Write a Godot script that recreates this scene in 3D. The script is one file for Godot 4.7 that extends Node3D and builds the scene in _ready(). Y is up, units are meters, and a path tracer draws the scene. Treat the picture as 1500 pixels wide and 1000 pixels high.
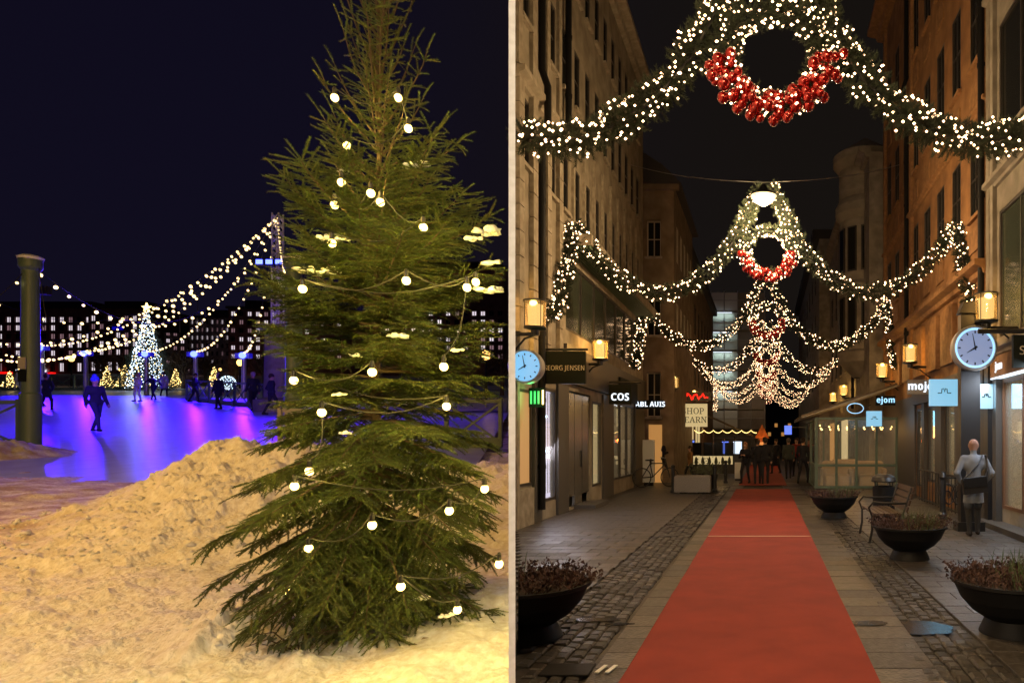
extends Node3D
# Two winter evenings side by side: a skating rink with a lit spruce (left of an added tall white divider) and a shopping street under garlands (right of it).
# y is up, metres, the camera looks along -z. "d" below is the distance ahead of the camera (d = -z).

var rng := RandomNumberGenerator.new()
var taken := {}
var M := {}
var T := {}
var shared := {}

# ---------------------------------------------------------------- mesh builder
class MB:
	var v := PackedVector3Array()
	var n := PackedVector3Array()
	var c := PackedColorArray()
	var ix := PackedInt32Array()
	var tint := Color(1, 1, 1)
	var tinted := false
	func put(p: Vector3, q: Vector3) -> int:
		v.append(p)
		n.append(q)
		c.append(tint)
		return v.size() - 1
	func tri(a: Vector3, b: Vector3, e: Vector3) -> void:   # counter-clockwise seen from the front
		var q := (b - a).cross(e - a).normalized()
		var i := put(a, q)
		put(b, q)
		put(e, q)
		ix.append_array(PackedInt32Array([i, i + 2, i + 1]))
	func quad(a: Vector3, b: Vector3, e: Vector3, f: Vector3) -> void:
		var q := (e - a).cross(f - b).normalized()
		var i := put(a, q)
		put(b, q)
		put(e, q)
		put(f, q)
		ix.append_array(PackedInt32Array([i, i + 2, i + 1, i, i + 3, i + 2]))
	func box(at: Vector3, s: Vector3, turn := Basis.IDENTITY) -> void:
		var h := s * 0.5
		var p := []
		for k in 8:
			p.append(at + turn * Vector3(h.x * (1 if k & 1 else -1), h.y * (1 if k & 2 else -1), h.z * (1 if k & 4 else -1)))
		for f in [[4, 5, 7, 6], [1, 0, 2, 3], [5, 1, 3, 7], [0, 4, 6, 2], [6, 7, 3, 2], [0, 1, 5, 4]]:
			quad(p[f[0]], p[f[1]], p[f[2]], p[f[3]])
	func slab(a: Vector3, b: Vector3) -> void:   # box between two corners
		box((a + b) * 0.5, (b - a).abs())
	func chamfered(at: Vector3, s: Vector3, ch: float, turn := Basis.IDENTITY) -> void:   # box with chamfered upper edges
		var h := s * 0.5
		var lo := []
		var mid := []
		var hi := []
		for k in [[-1, 1], [1, 1], [1, -1], [-1, -1]]:
			lo.append(at + turn * Vector3(h.x * k[0], -h.y, h.z * k[1]))
			mid.append(at + turn * Vector3(h.x * k[0], h.y - ch, h.z * k[1]))
			hi.append(at + turn * Vector3((h.x - ch) * k[0], h.y, (h.z - ch) * k[1]))
		for i in 4:
			var j := (i + 1) % 4
			quad(lo[i], lo[j], mid[j], mid[i])
			quad(mid[i], mid[j], hi[j], hi[i])
		quad(hi[0], hi[1], hi[2], hi[3])
	func bar(a: Vector3, b: Vector3, w: float, h: float) -> void:   # rectangular bar from a to b
		var z := (b - a)
		var l := z.length()
		z = z / l
		var x := Vector3.UP.cross(z)
		x = x.normalized() if x.length() > 0.01 else Vector3.RIGHT
		box((a + b) * 0.5, Vector3(w, h, l), Basis(x, z.cross(x), z))
	func tube(pts: Array, radii, sides := 6, capped := true) -> void:
		var m := pts.size()
		var x := Vector3.ZERO
		var first := v.size()
		for i in m:
			var t: Vector3 = (pts[mini(i + 1, m - 1)] - pts[maxi(i - 1, 0)]).normalized()
			if x == Vector3.ZERO:
				x = t.cross(Vector3(0.31, 0.11, 0.94)).normalized()
			x = (x - t * x.dot(t)).normalized()
			var y := t.cross(x)
			var r: float = radii if radii is float else radii[i]
			for k in sides:
				var a := TAU * k / sides
				var o := x * cos(a) + y * sin(a)
				put(pts[i] + o * r, o)
		for i in m - 1:
			for k in sides:
				var a := first + i * sides + k
				var b := first + i * sides + (k + 1) % sides
				ix.append_array(PackedInt32Array([a, b + sides, b, a, a + sides, b + sides]))
		if capped:
			for e in [0, m - 1]:
				var o := put(pts[e], ((pts[0] - pts[1]) if e == 0 else (pts[m - 1] - pts[m - 2])).normalized())
				for k in sides:
					var a: int = first + e * sides + k
					var b: int = first + e * sides + (k + 1) % sides
					ix.append_array(PackedInt32Array([o, a, b] if e == 0 else [o, b, a]))
	func lathe(at: Vector3, prof: Array, sides := 20, turn := Basis.IDENTITY) -> void:   # profile of Vector2(radius, height), from below upwards on the outside
		for i in prof.size() - 1:
			var p: Vector2 = prof[i]
			var q: Vector2 = prof[i + 1]
			var s := q - p
			if s.length() < 1e-6:
				continue
			var first := v.size()
			for k in sides + 1:
				var a := TAU * k / sides
				var o := Vector3(cos(a), 0, -sin(a))
				var nn := (turn * (o * s.y - Vector3.UP * s.x)).normalized()
				put(at + turn * (o * p.x + Vector3.UP * p.y), nn)
				put(at + turn * (o * q.x + Vector3.UP * q.y), nn)
			for k in sides:
				var a := first + k * 2
				ix.append_array(PackedInt32Array([a, a + 3, a + 2, a, a + 1, a + 3]))
	func ball(at: Vector3, r: Vector3, rings := 6, segs := 8, turn := Basis.IDENTITY) -> void:
		var first := v.size()
		for i in rings + 1:
			var th := PI * i / rings
			for k in segs + 1:
				var ph := TAU * k / segs
				var o := Vector3(sin(th) * cos(ph), cos(th), sin(th) * sin(ph))
				put(at + turn * (o * r), (turn * (o / r)).normalized())
		for i in rings:
			for k in segs:
				var a := first + i * (segs + 1) + k
				ix.append_array(PackedInt32Array([a, a + segs + 2, a + 1, a, a + segs + 1, a + segs + 2]))
	func spark(at: Vector3, r: float) -> void:   # an eight-sided bead
		var p := [at + Vector3(r, 0, 0), at + Vector3(0, 0, r), at + Vector3(-r, 0, 0), at + Vector3(0, 0, -r)]
		for k in 4:
			tri(p[(k + 1) % 4], p[k], at + Vector3(0, r, 0))
			tri(p[k], p[(k + 1) % 4], at - Vector3(0, r, 0))
	func prism(poly: PackedVector2Array, z0: float, z1: float, xf := Transform3D.IDENTITY) -> void:   # outline in x/y, from z0 (back) to z1 (front)
		var ids := Geometry2D.triangulate_polygon(poly)
		var flip := Geometry2D.is_polygon_clockwise(poly)
		for i in range(0, ids.size(), 3):
			var t := [poly[ids[i]], poly[ids[i + 1]], poly[ids[i + 2]]]
			var w: float = (t[1] - t[0]).cross(t[2] - t[0])
			if w < 0:
				t = [t[0], t[2], t[1]]
			tri(xf * Vector3(t[0].x, t[0].y, z1), xf * Vector3(t[1].x, t[1].y, z1), xf * Vector3(t[2].x, t[2].y, z1))
			tri(xf * Vector3(t[0].x, t[0].y, z0), xf * Vector3(t[2].x, t[2].y, z0), xf * Vector3(t[1].x, t[1].y, z0))
		for i in poly.size():
			var a := poly[i]
			var b := poly[(i + 1) % poly.size()]
			if flip:
				var sw := a
				a = b
				b = sw
			quad(xf * Vector3(a.x, a.y, z0), xf * Vector3(b.x, b.y, z0), xf * Vector3(b.x, b.y, z1), xf * Vector3(a.x, a.y, z1))
	func wall(u0: float, u1: float, v0: float, v1: float, holes: Array, depth: float) -> void:   # wall in the x/y plane, z outwards, with real openings [u0, u1, v0, v1]
		var us := [u0, u1]
		var vs := [v0, v1]
		for h in holes:
			for k in [h[0], h[1]]:
				if k > u0 and k < u1 and not us.has(k): us.append(k)
			for k in [h[2], h[3]]:
				if k > v0 and k < v1 and not vs.has(k): vs.append(k)
			quad(Vector3(h[0], h[2], -depth), Vector3(h[1], h[2], -depth), Vector3(h[1], h[2], 0), Vector3(h[0], h[2], 0))
			quad(Vector3(h[0], h[3], 0), Vector3(h[1], h[3], 0), Vector3(h[1], h[3], -depth), Vector3(h[0], h[3], -depth))
			quad(Vector3(h[0], h[2], -depth), Vector3(h[0], h[2], 0), Vector3(h[0], h[3], 0), Vector3(h[0], h[3], -depth))
			quad(Vector3(h[1], h[2], 0), Vector3(h[1], h[2], -depth), Vector3(h[1], h[3], -depth), Vector3(h[1], h[3], 0))
		us.sort()
		vs.sort()
		for i in us.size() - 1:
			for j in vs.size() - 1:
				var mu: float = (us[i] + us[i + 1]) / 2
				var mv: float = (vs[j] + vs[j + 1]) / 2
				var open := false
				for h in holes:
					if mu > h[0] and mu < h[1] and mv > h[2] and mv < h[3]:
						open = true
						break
				if not open:
					quad(Vector3(us[i], vs[j], 0), Vector3(us[i + 1], vs[j], 0), Vector3(us[i + 1], vs[j + 1], 0), Vector3(us[i], vs[j + 1], 0))
	func done() -> ArrayMesh:
		var a := []
		a.resize(Mesh.ARRAY_MAX)
		a[Mesh.ARRAY_VERTEX] = v
		a[Mesh.ARRAY_NORMAL] = n
		if tinted:
			a[Mesh.ARRAY_COLOR] = c
		a[Mesh.ARRAY_INDEX] = ix
		var m := ArrayMesh.new()
		if v.size():
			m.add_surface_from_arrays(Mesh.PRIMITIVE_TRIANGLES, a)
		return m

# ---------------------------------------------------------------- nodes
func numbered(called: String) -> String:
	taken[called] = taken.get(called, -1) + 1
	return called if taken[called] == 0 else "%s_%03d" % [called, taken[called]]

func tag(o: Node, label: String, category: String, group := "") -> void:
	o.set_meta("label", label)
	o.set_meta("category", category)
	if group:
		o.set_meta("group", group)

func thing(called: String, label: String, category: String, at := Vector3.ZERO, group := "", turn := Basis.IDENTITY) -> Node3D:
	var o := Node3D.new()
	o.name = numbered(called)
	o.transform = Transform3D(turn, at)
	add_child(o)
	tag(o, label, category, group)
	return o

func part(parent: Node, called: String, shape, m: Material, at := Vector3.ZERO, turn := Basis.IDENTITY) -> MeshInstance3D:
	var o := MeshInstance3D.new()
	o.name = called
	o.mesh = shape.done() if shape is MB else shape
	o.material_override = m
	o.transform = Transform3D(turn, at)
	parent.add_child(o, true)
	return o

func structure(called: String, shape, m: Material) -> MeshInstance3D:
	var o := part(self, numbered(called), shape, m)
	o.set_meta("kind", "structure")
	return o

func many(parent: Node, called: String, shape: Mesh, m: Material, where: Array, colors := []) -> MultiMeshInstance3D:
	var mm := MultiMesh.new()
	mm.transform_format = MultiMesh.TRANSFORM_3D
	mm.use_colors = colors.size() > 0
	mm.mesh = shape
	mm.instance_count = where.size()
	for i in where.size():
		mm.set_instance_transform(i, where[i])
		if colors.size():
			mm.set_instance_color(i, colors[i])
	var o := MultiMeshInstance3D.new()
	o.name = called
	o.multimesh = mm
	o.material_override = m
	o.set_meta("kind", "stuff")
	parent.add_child(o, true)
	return o

func copy(o: Node3D, at: Vector3, label: String, turn := Basis.IDENTITY) -> Node3D:
	var r: Node3D = o.duplicate()
	var base := String(o.name)
	if base.length() > 4 and base[base.length() - 4] == "_" and base.right(3).is_valid_int():
		base = base.left(base.length() - 4)
	r.name = numbered(base)
	add_child(r)
	r.transform = Transform3D(turn, at)
	r.set_meta("label", label)
	return r

func omni(parent: Node, at: Vector3, color: Color, energy: float, size := 0.05) -> OmniLight3D:
	var l := OmniLight3D.new()
	l.name = "lamp_light"
	l.light_color = color
	l.light_energy = energy
	l.light_size = size
	l.omni_range = 60.0
	l.omni_attenuation = 2.0
	l.shadow_enabled = true
	l.position = at
	parent.add_child(l, true)
	return l

func spot(parent: Node, at: Vector3, to: Vector3, color: Color, energy: float, angle: float, size := 0.1) -> void:   # at and to are world points
	var l := SpotLight3D.new()
	l.name = "flood_light"
	l.light_color = color
	l.light_energy = energy
	l.light_size = size
	l.spot_angle = angle
	l.spot_range = 120.0
	l.spot_attenuation = 2.0
	l.spot_angle_attenuation = 0.7
	l.shadow_enabled = true
	parent.add_child(l, true)
	l.global_transform = Transform3D(Basis.looking_at(to - at, Vector3.UP if absf((to - at).normalized().y) < 0.98 else Vector3.RIGHT), at)

func area(parent: Node, at: Vector3, to: Vector3, size: Vector2, color: Color, energy: float) -> void:   # local position and direction
	var l := AreaLight3D.new()
	l.name = "panel_light"
	l.light_color = color
	l.light_energy = energy
	l.area_size = size
	l.area_normalize_energy = true
	l.area_range = 40.0
	l.shadow_enabled = true
	l.transform = Transform3D(Basis.looking_at(to, Vector3.UP if absf(to.normalized().y) < 0.98 else Vector3.RIGHT), at)
	parent.add_child(l, true)

func lettering(parent: Node, text: String, m: Material, at: Vector3, height: float, turn := Basis.IDENTITY, font := "Droid Sans", depth := 0.012, weight := 400) -> void:
	var f := SystemFont.new()
	f.font_names = PackedStringArray([font])
	f.font_weight = weight
	var t := TextMesh.new()
	t.font = f
	t.text = text
	t.font_size = 64
	t.pixel_size = height / 46.0
	t.depth = depth
	t.curve_step = 2.0
	part(parent, "lettering", t, m, at, turn)

# ---------------------------------------------------------------- materials
func lin(r: float, g: float, b: float) -> Color:
	return Color(r, g, b).linear_to_srgb()

func noise_tex(freq: float, oct: int, lo: Color, hi: Color, sd: int, contrast := 0.5, size := 512, kind := FastNoiseLite.TYPE_SIMPLEX) -> NoiseTexture2D:
	var f := FastNoiseLite.new()
	f.noise_type = kind
	f.seed = sd
	f.frequency = freq
	f.fractal_octaves = oct
	var g := Gradient.new()
	g.offsets = PackedFloat32Array([0.5 - contrast * 0.5, 0.5 + contrast * 0.5])
	g.colors = PackedColorArray([lo, hi])
	var t := NoiseTexture2D.new()
	t.width = size
	t.height = size
	t.seamless = true
	t.noise = f
	t.color_ramp = g
	return t

func mat(called: String, c: Color, rough := 0.85, tex: Texture2D = null, tile := 1.0, bump: Texture2D = null, relief := 0.0) -> StandardMaterial3D:
	var m := StandardMaterial3D.new()
	m.resource_name = called
	m.albedo_color = c
	m.roughness = rough
	if tex or bump:
		m.uv1_triplanar = true
		m.uv1_world_triplanar = true
		m.uv1_scale = Vector3.ONE * tile
	if tex:
		m.albedo_texture = tex
	if bump:
		m.heightmap_enabled = true
		m.heightmap_texture = bump
		m.heightmap_scale = relief
	M[called] = m
	return m

func glow(called: String, c: Color, energy: float, base := Color(0.5, 0.5, 0.5)) -> StandardMaterial3D:
	var m := mat(called, base, 0.5)
	m.emission_enabled = true
	m.emission = c
	m.emission_energy_multiplier = energy
	return m

func pane_mat(called: String, c: Color, alpha: float) -> StandardMaterial3D:
	var m := mat(called, Color(c.r, c.g, c.b, alpha), 0.03)
	m.transparency = BaseMaterial3D.TRANSPARENCY_ALPHA
	return m

func make_materials() -> void:
	var W := Color(1, 1, 1)
	T.fine = noise_tex(0.05, 4, Color(0.66, 0.66, 0.66), W, 3, 0.8)
	T.blotch = noise_tex(0.012, 6, Color(0.8, 0.785, 0.76), W, 5, 0.8)
	T.stain = noise_tex(0.02, 5, Color(0.62, 0.6, 0.57), W, 9, 0.9)
	T.grit = noise_tex(0.16, 3, Color(0.35, 0.35, 0.35), W, 11, 0.9)
	T.dirtsnow = noise_tex(0.02, 5, Color(0.62, 0.5, 0.38), W, 15, 0.6)
	T.height = noise_tex(0.06, 4, Color(0, 0, 0), W, 21, 1.0)
	T.pile = noise_tex(0.3, 2, Color(0.6, 0.6, 0.6), W, 25, 0.9)
	mat("snow", lin(0.84, 0.84, 0.86), 0.75, noise_tex(0.03, 5, Color(0.86, 0.83, 0.78), W, 33, 0.7), 0.6, T.height, 1.1).vertex_color_use_as_albedo = true
	mat("snow_clean", lin(0.85, 0.85, 0.87), 0.7, null, 3.0, T.height, 1.0)
	mat("clod", lin(0.84, 0.83, 0.82), 0.8, null, 3.0, T.height, 1.5)
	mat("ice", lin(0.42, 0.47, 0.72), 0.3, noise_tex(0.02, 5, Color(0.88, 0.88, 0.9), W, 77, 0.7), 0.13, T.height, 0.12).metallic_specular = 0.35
	mat("plaza", lin(0.5, 0.5, 0.52), 0.7, T.dirtsnow, 0.15)
	mat("bark", lin(0.13, 0.085, 0.05), 0.9, T.fine, 6.0, T.height, 1.0)
	var nd := mat("needles", lin(0.088, 0.13, 0.03), 0.55)
	nd.vertex_color_use_as_albedo = true
	nd.backlight_enabled = true
	nd.backlight = lin(0.3, 0.35, 0.08)
	mat("garland_needles", lin(0.02, 0.032, 0.013), 0.75).vertex_color_use_as_albedo = true
	mat("dark_leaf", lin(0.05, 0.065, 0.03), 0.5)
	mat("heather", lin(0.06, 0.03, 0.024), 0.8)
	mat("grass", lin(0.06, 0.09, 0.03), 0.6)
	mat("soil", lin(0.03, 0.022, 0.016), 0.95)
	mat("cable", lin(0.012, 0.012, 0.012), 0.6)
	mat("green_paint", lin(0.13, 0.2, 0.155), 0.5, T.fine, 3.0)
	mat("pale_wood", lin(0.6, 0.55, 0.42), 0.6, T.fine, 3.0)
	mat("steel", lin(0.42, 0.42, 0.42), 0.4).metallic = 0.6
	mat("mast_paint", lin(0.75, 0.75, 0.72), 0.45)
	mat("dark_metal", lin(0.011, 0.011, 0.012), 0.6, T.fine, 4.0).metallic_specular = 0.3
	mat("black_paint", lin(0.012, 0.012, 0.013), 0.35)
	mat("divider_white", lin(0.86, 0.85, 0.83), 0.7, T.fine, 1.5)
	M.divider_white.albedo_texture = noise_tex(0.02, 4, Color(0.93, 0.93, 0.92), W, 41, 0.6)
	# street surfaces
	mat("asphalt", lin(0.04, 0.035, 0.03), 0.6, T.stain, 0.35, T.height, 0.4)
	for k in 4:
		mat("slab_%d" % k, lin(0.088 - 0.005 * k, 0.08 - 0.005 * k, 0.071 - 0.004 * k), 0.4 + 0.06 * k, T.stain, 0.7 + 0.13 * k, T.height, 0.35)
		mat("sett_%d" % k, lin(0.092 - 0.012 * k, 0.081 - 0.01 * k, 0.07 - 0.009 * k), 0.28 + 0.08 * k, T.grit, 2.0 + k, T.height, 0.6)
	mat("carpet", lin(0.47, 0.058, 0.028), 0.95, T.pile, 4.0, T.pile, 0.4)
	M.carpet.detail_enabled = true
	M.carpet.detail_blend_mode = BaseMaterial3D.BLEND_MODE_MUL
	M.carpet.detail_albedo = noise_tex(0.008, 5, Color(0.89, 0.87, 0.87), W, 51, 0.9)
	M.carpet.detail_uv_layer = BaseMaterial3D.DETAIL_UV_2
	M.carpet.uv2_triplanar = true
	M.carpet.uv2_world_triplanar = true
	M.carpet.uv2_scale = Vector3.ONE * 0.35
	mat("seam", lin(0.6, 0.4, 0.3), 0.8)
	var wt := mat("water", lin(0.008, 0.008, 0.008), 0.02, null, 4.0, T.height, 0.035)
	wt.metallic_specular = 0.7
	# masonry
	mat("limestone", lin(0.31, 0.275, 0.21), 0.9, T.blotch, 0.22, T.height, 0.15)
	mat("limestone_trim", lin(0.35, 0.31, 0.24), 0.8, T.blotch, 0.5)
	mat("ochre_stucco", lin(0.28, 0.14, 0.052), 0.9, T.blotch, 0.2, T.height, 0.12)
	mat("ochre_trim", lin(0.3, 0.155, 0.06), 0.85, T.blotch, 0.6)
	mat("grey_stone", lin(0.27, 0.245, 0.2), 0.85, T.blotch, 0.25, T.height, 0.15)
	mat("brown_stucco", lin(0.24, 0.18, 0.115), 0.9, T.blotch, 0.2)
	mat("granite", lin(0.15, 0.14, 0.125), 0.55, T.grit, 2.0)
	mat("rink_brick", lin(0.2, 0.1, 0.085), 0.9, T.blotch, 0.05)
	mat("rink_grey", lin(0.4, 0.38, 0.35), 0.9, T.blotch, 0.05)
	mat("roof", lin(0.03, 0.03, 0.032), 0.7)
	mat("dark_frame", lin(0.035, 0.03, 0.027), 0.5)
	mat("pale_frame", lin(0.4, 0.35, 0.26), 0.6)
	mat("dark_glass", lin(0.012, 0.013, 0.012), 0.12).metallic_specular = 0.35
	mat("green_glass", lin(0.045, 0.055, 0.04), 0.12).metallic_specular = 0.5
	mat("louvre", lin(0.09, 0.14, 0.08), 0.6)
	pane_mat("glass", Color(0.9, 0.95, 0.93), 0.08)
	pane_mat("lantern_glass", Color(1, 0.86, 0.55), 0.22)
	mat("brushed_steel", lin(0.42, 0.42, 0.39), 0.27, noise_tex(0.02, 3, Color(0.88, 0.88, 0.88), W, 61, 0.8), 0.5).metallic = 0.85
	mat("shop_wall", lin(0.6, 0.55, 0.45), 0.8, T.fine, 1.0)
	mat("shop_floor", lin(0.3, 0.24, 0.17), 0.5)
	mat("wood", lin(0.2, 0.1, 0.05), 0.6, T.fine, 4.0)
	mat("dark_wood", lin(0.075, 0.042, 0.026), 0.5, T.fine, 4.0)
	mat("plastic_white", lin(0.7, 0.72, 0.68), 0.4)
	mat("concrete", lin(0.36, 0.34, 0.31), 0.85, T.fine, 1.5, T.height, 0.5)
	mat("awning", lin(0.2, 0.15, 0.1), 0.8, T.fine, 1.5)
	mat("sign_black", lin(0.008, 0.011, 0.009), 0.7).metallic_specular = 0.25
	mat("sign_gold", lin(0.45, 0.42, 0.34), 0.45)
	mat("cushion", lin(0.4, 0.28, 0.15), 0.9)
	mat("bauble", lin(0.36, 0.009, 0.006), 0.07)
	M.bauble.metallic = 0.75
	M.bauble.clearcoat_enabled = true
	M.bauble.clearcoat = 1.0
	M.bauble.clearcoat_roughness = 0.03
	var cl := mat("cloth", Color(1, 1, 1), 0.9)
	cl.vertex_color_use_as_albedo = true
	# things that give off light
	glow("bulb_tree", Color(1, 0.86, 0.5), 7.0)
	glow("bulb_string", Color(1, 0.84, 0.56), 3.6)
	glow("bulb_garland", Color(1, 0.8, 0.6), 11.0)
	glow("bulb_cool", Color(0.82, 0.92, 1), 5.0)
	glow("bulb_warm_small", Color(1, 0.84, 0.5), 5.0)
	glow("blue_lamp", Color(0.25, 0.3, 1), 10.0)
	glow("blue_hood", Color(0.02, 0.02, 1), 0.35)
	glow("lantern_core", Color(1, 0.8, 0.42), 9.0)
	glow("lantern_haze", Color(1, 0.8, 0.46), 1.1)
	glow("pendant_rim", Color(1, 0.82, 0.55), 0.9)
	glow("pendant_core", Color(1, 0.95, 0.85), 5.0)
	glow("clock_blue", Color(0.45, 0.78, 0.98), 0.85)
	glow("clock_pale", Color(0.55, 0.68, 0.9), 0.55)
	glow("clock_ring", Color(0.6, 0.85, 1), 1.3)
	glow("sign_white", Color(0.9, 0.95, 1), 1.5)
	glow("sign_box", Color(0.47, 0.8, 0.95), 0.85)
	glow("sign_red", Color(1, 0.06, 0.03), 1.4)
	glow("sign_green", Color(0.05, 1, 0.4), 0.7)
	glow("screen_blue", Color(0.35, 0.5, 1), 1.2)
	glow("screen_white", Color(0.85, 0.92, 1), 1.3)
	glow("window_white", Color(0.93, 0.9, 1), 1.3)
	glow("window_cream", Color(1, 0.88, 0.62), 0.55)
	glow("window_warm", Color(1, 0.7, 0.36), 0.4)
	glow("window_office", Color(0.92, 0.86, 0.9), 0.95)
	glow("window_dimmer", Color(0.8, 0.62, 0.66), 0.35)
	glow("street_lamp_glow", Color(1, 0.75, 0.4), 4.0)

# ---------------------------------------------------------------- people
# One continuous surface: distances to tapered bones joined by a smooth minimum, meshed as surface nets.
func flesh(bones: Array, cell: float, blend := 0.03) -> MB:
	var lo := Vector3.ONE * 1e9
	var hi := -lo
	for b in bones:
		var r: float = maxf(b[2], b[3]) + blend + cell * 2
		lo = lo.min(b[0] - Vector3.ONE * r).min(b[1] - Vector3.ONE * r)
		hi = hi.max(b[0] + Vector3.ONE * r).max(b[1] + Vector3.ONE * r)
	var nx := int((hi.x - lo.x) / cell) + 2
	var ny := int((hi.y - lo.y) / cell) + 2
	var nz := int((hi.z - lo.z) / cell) + 2
	var f := PackedFloat32Array()
	f.resize(nx * ny * nz)
	f.fill(9.0)
	var who := PackedInt32Array()
	who.resize(f.size())
	var best := f.duplicate()
	for bi in bones.size():
		var b: Array = bones[bi]
		var p: Vector3 = b[0]
		var q: Vector3 = b[1]
		var ra: float = b[2]
		var rb: float = b[3]
		var r := maxf(ra, rb) + blend + cell * 1.5
		var l: Vector3 = (p.min(q) - Vector3.ONE * r - lo) / cell
		var h: Vector3 = (p.max(q) + Vector3.ONE * r - lo) / cell
		var ax := q - p
		var ll := maxf(ax.length_squared(), 1e-9)
		for z in range(maxi(0, int(l.z)), mini(nz - 1, int(h.z)) + 1):
			for y in range(maxi(0, int(l.y)), mini(ny - 1, int(h.y)) + 1):
				for x in range(maxi(0, int(l.x)), mini(nx - 1, int(h.x)) + 1):
					var w := lo + Vector3(x, y, z) * cell - p
					var t := clampf(w.dot(ax) / ll, 0.0, 1.0)
					var dist := (w - ax * t).length() - lerpf(ra, rb, t)
					var i := (z * ny + y) * nx + x
					var o := f[i]
					if dist < best[i]:
						best[i] = dist
						who[i] = bi
					var k := maxf(blend - absf(o - dist), 0.0) / blend
					f[i] = minf(o, dist) - k * k * blend * 0.25
	var mb := MB.new()
	mb.tinted = true
	var at := {}
	var sxy := nx * ny
	var off := [0, 1, nx, nx + 1, sxy, sxy + 1, sxy + nx, sxy + nx + 1]
	for z in nz - 1:
		for y in ny - 1:
			for x in nx - 1:
				var i := z * sxy + y * nx + x
				var a := 0
				for k in 8:
					if f[i + off[k]] < 0.0:
						a += 1
				if a == 0 or a == 8:
					continue
				var s := Vector3.ZERO
				var m := 0
				for e in [[0, 1], [2, 3], [4, 5], [6, 7], [0, 2], [1, 3], [4, 6], [5, 7], [0, 4], [1, 5], [2, 6], [3, 7]]:
					var fa := f[i + off[e[0]]]
					var fb := f[i + off[e[1]]]
					if (fa < 0.0) != (fb < 0.0):
						var t := fa / (fa - fb)
						var pa := Vector3(e[0] & 1, (e[0] >> 1) & 1, e[0] >> 2)
						var pb := Vector3(e[1] & 1, (e[1] >> 1) & 1, e[1] >> 2)
						s += pa.lerp(pb, t)
						m += 1
				var g := Vector3(f[i + 1] - f[i], f[i + nx] - f[i], f[i + sxy] - f[i]) + Vector3(f[i + off[7]] - f[i + off[6]], f[i + off[7]] - f[i + off[5]], f[i + off[7]] - f[i + off[3]])
				mb.tint = bones[who[i + off[0]]][4]
				var lowest := 9.0
				for k in 8:
					if best[i + off[k]] < lowest:
						lowest = best[i + off[k]]
						mb.tint = bones[who[i + off[k]]][4]
				at[i] = mb.put(lo + (Vector3(x, y, z) + s / m) * cell, g.normalized())
	for z in range(1, nz - 1):
		for y in range(1, ny - 1):
			for x in range(1, nx - 1):
				var i := z * sxy + y * nx + x
				var inside := f[i] < 0.0
				for ax in 3:
					var j: int = i + [1, nx, sxy][ax]
					if inside == (f[j] < 0.0):
						continue
					var u: int = [nx, sxy, 1][ax]
					var w: int = [sxy, 1, nx][ax]
					var q := [i - u - w, i - w, i, i - u]
					if not (at.has(q[0]) and at.has(q[1]) and at.has(q[2]) and at.has(q[3])):
						continue
					var r := [at[q[0]], at[q[1]], at[q[2]], at[q[3]]]
					if inside:
						mb.ix.append_array(PackedInt32Array([r[0], r[2], r[1], r[0], r[3], r[2]]))
					else:
						mb.ix.append_array(PackedInt32Array([r[0], r[1], r[2], r[0], r[2], r[3]]))
	var q0 := mb.ix.size() / 2 / 3 * 3
	var e0 := mb.v[mb.ix[q0]]
	if (mb.v[mb.ix[q0 + 2]] - e0).cross(mb.v[mb.ix[q0 + 1]] - e0).dot(mb.n[mb.ix[q0]]) < 0.0:
		for t in range(0, mb.ix.size(), 3):
			var sw := mb.ix[t + 1]
			mb.ix[t + 1] = mb.ix[t + 2]
			mb.ix[t + 2] = sw
	return mb

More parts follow.
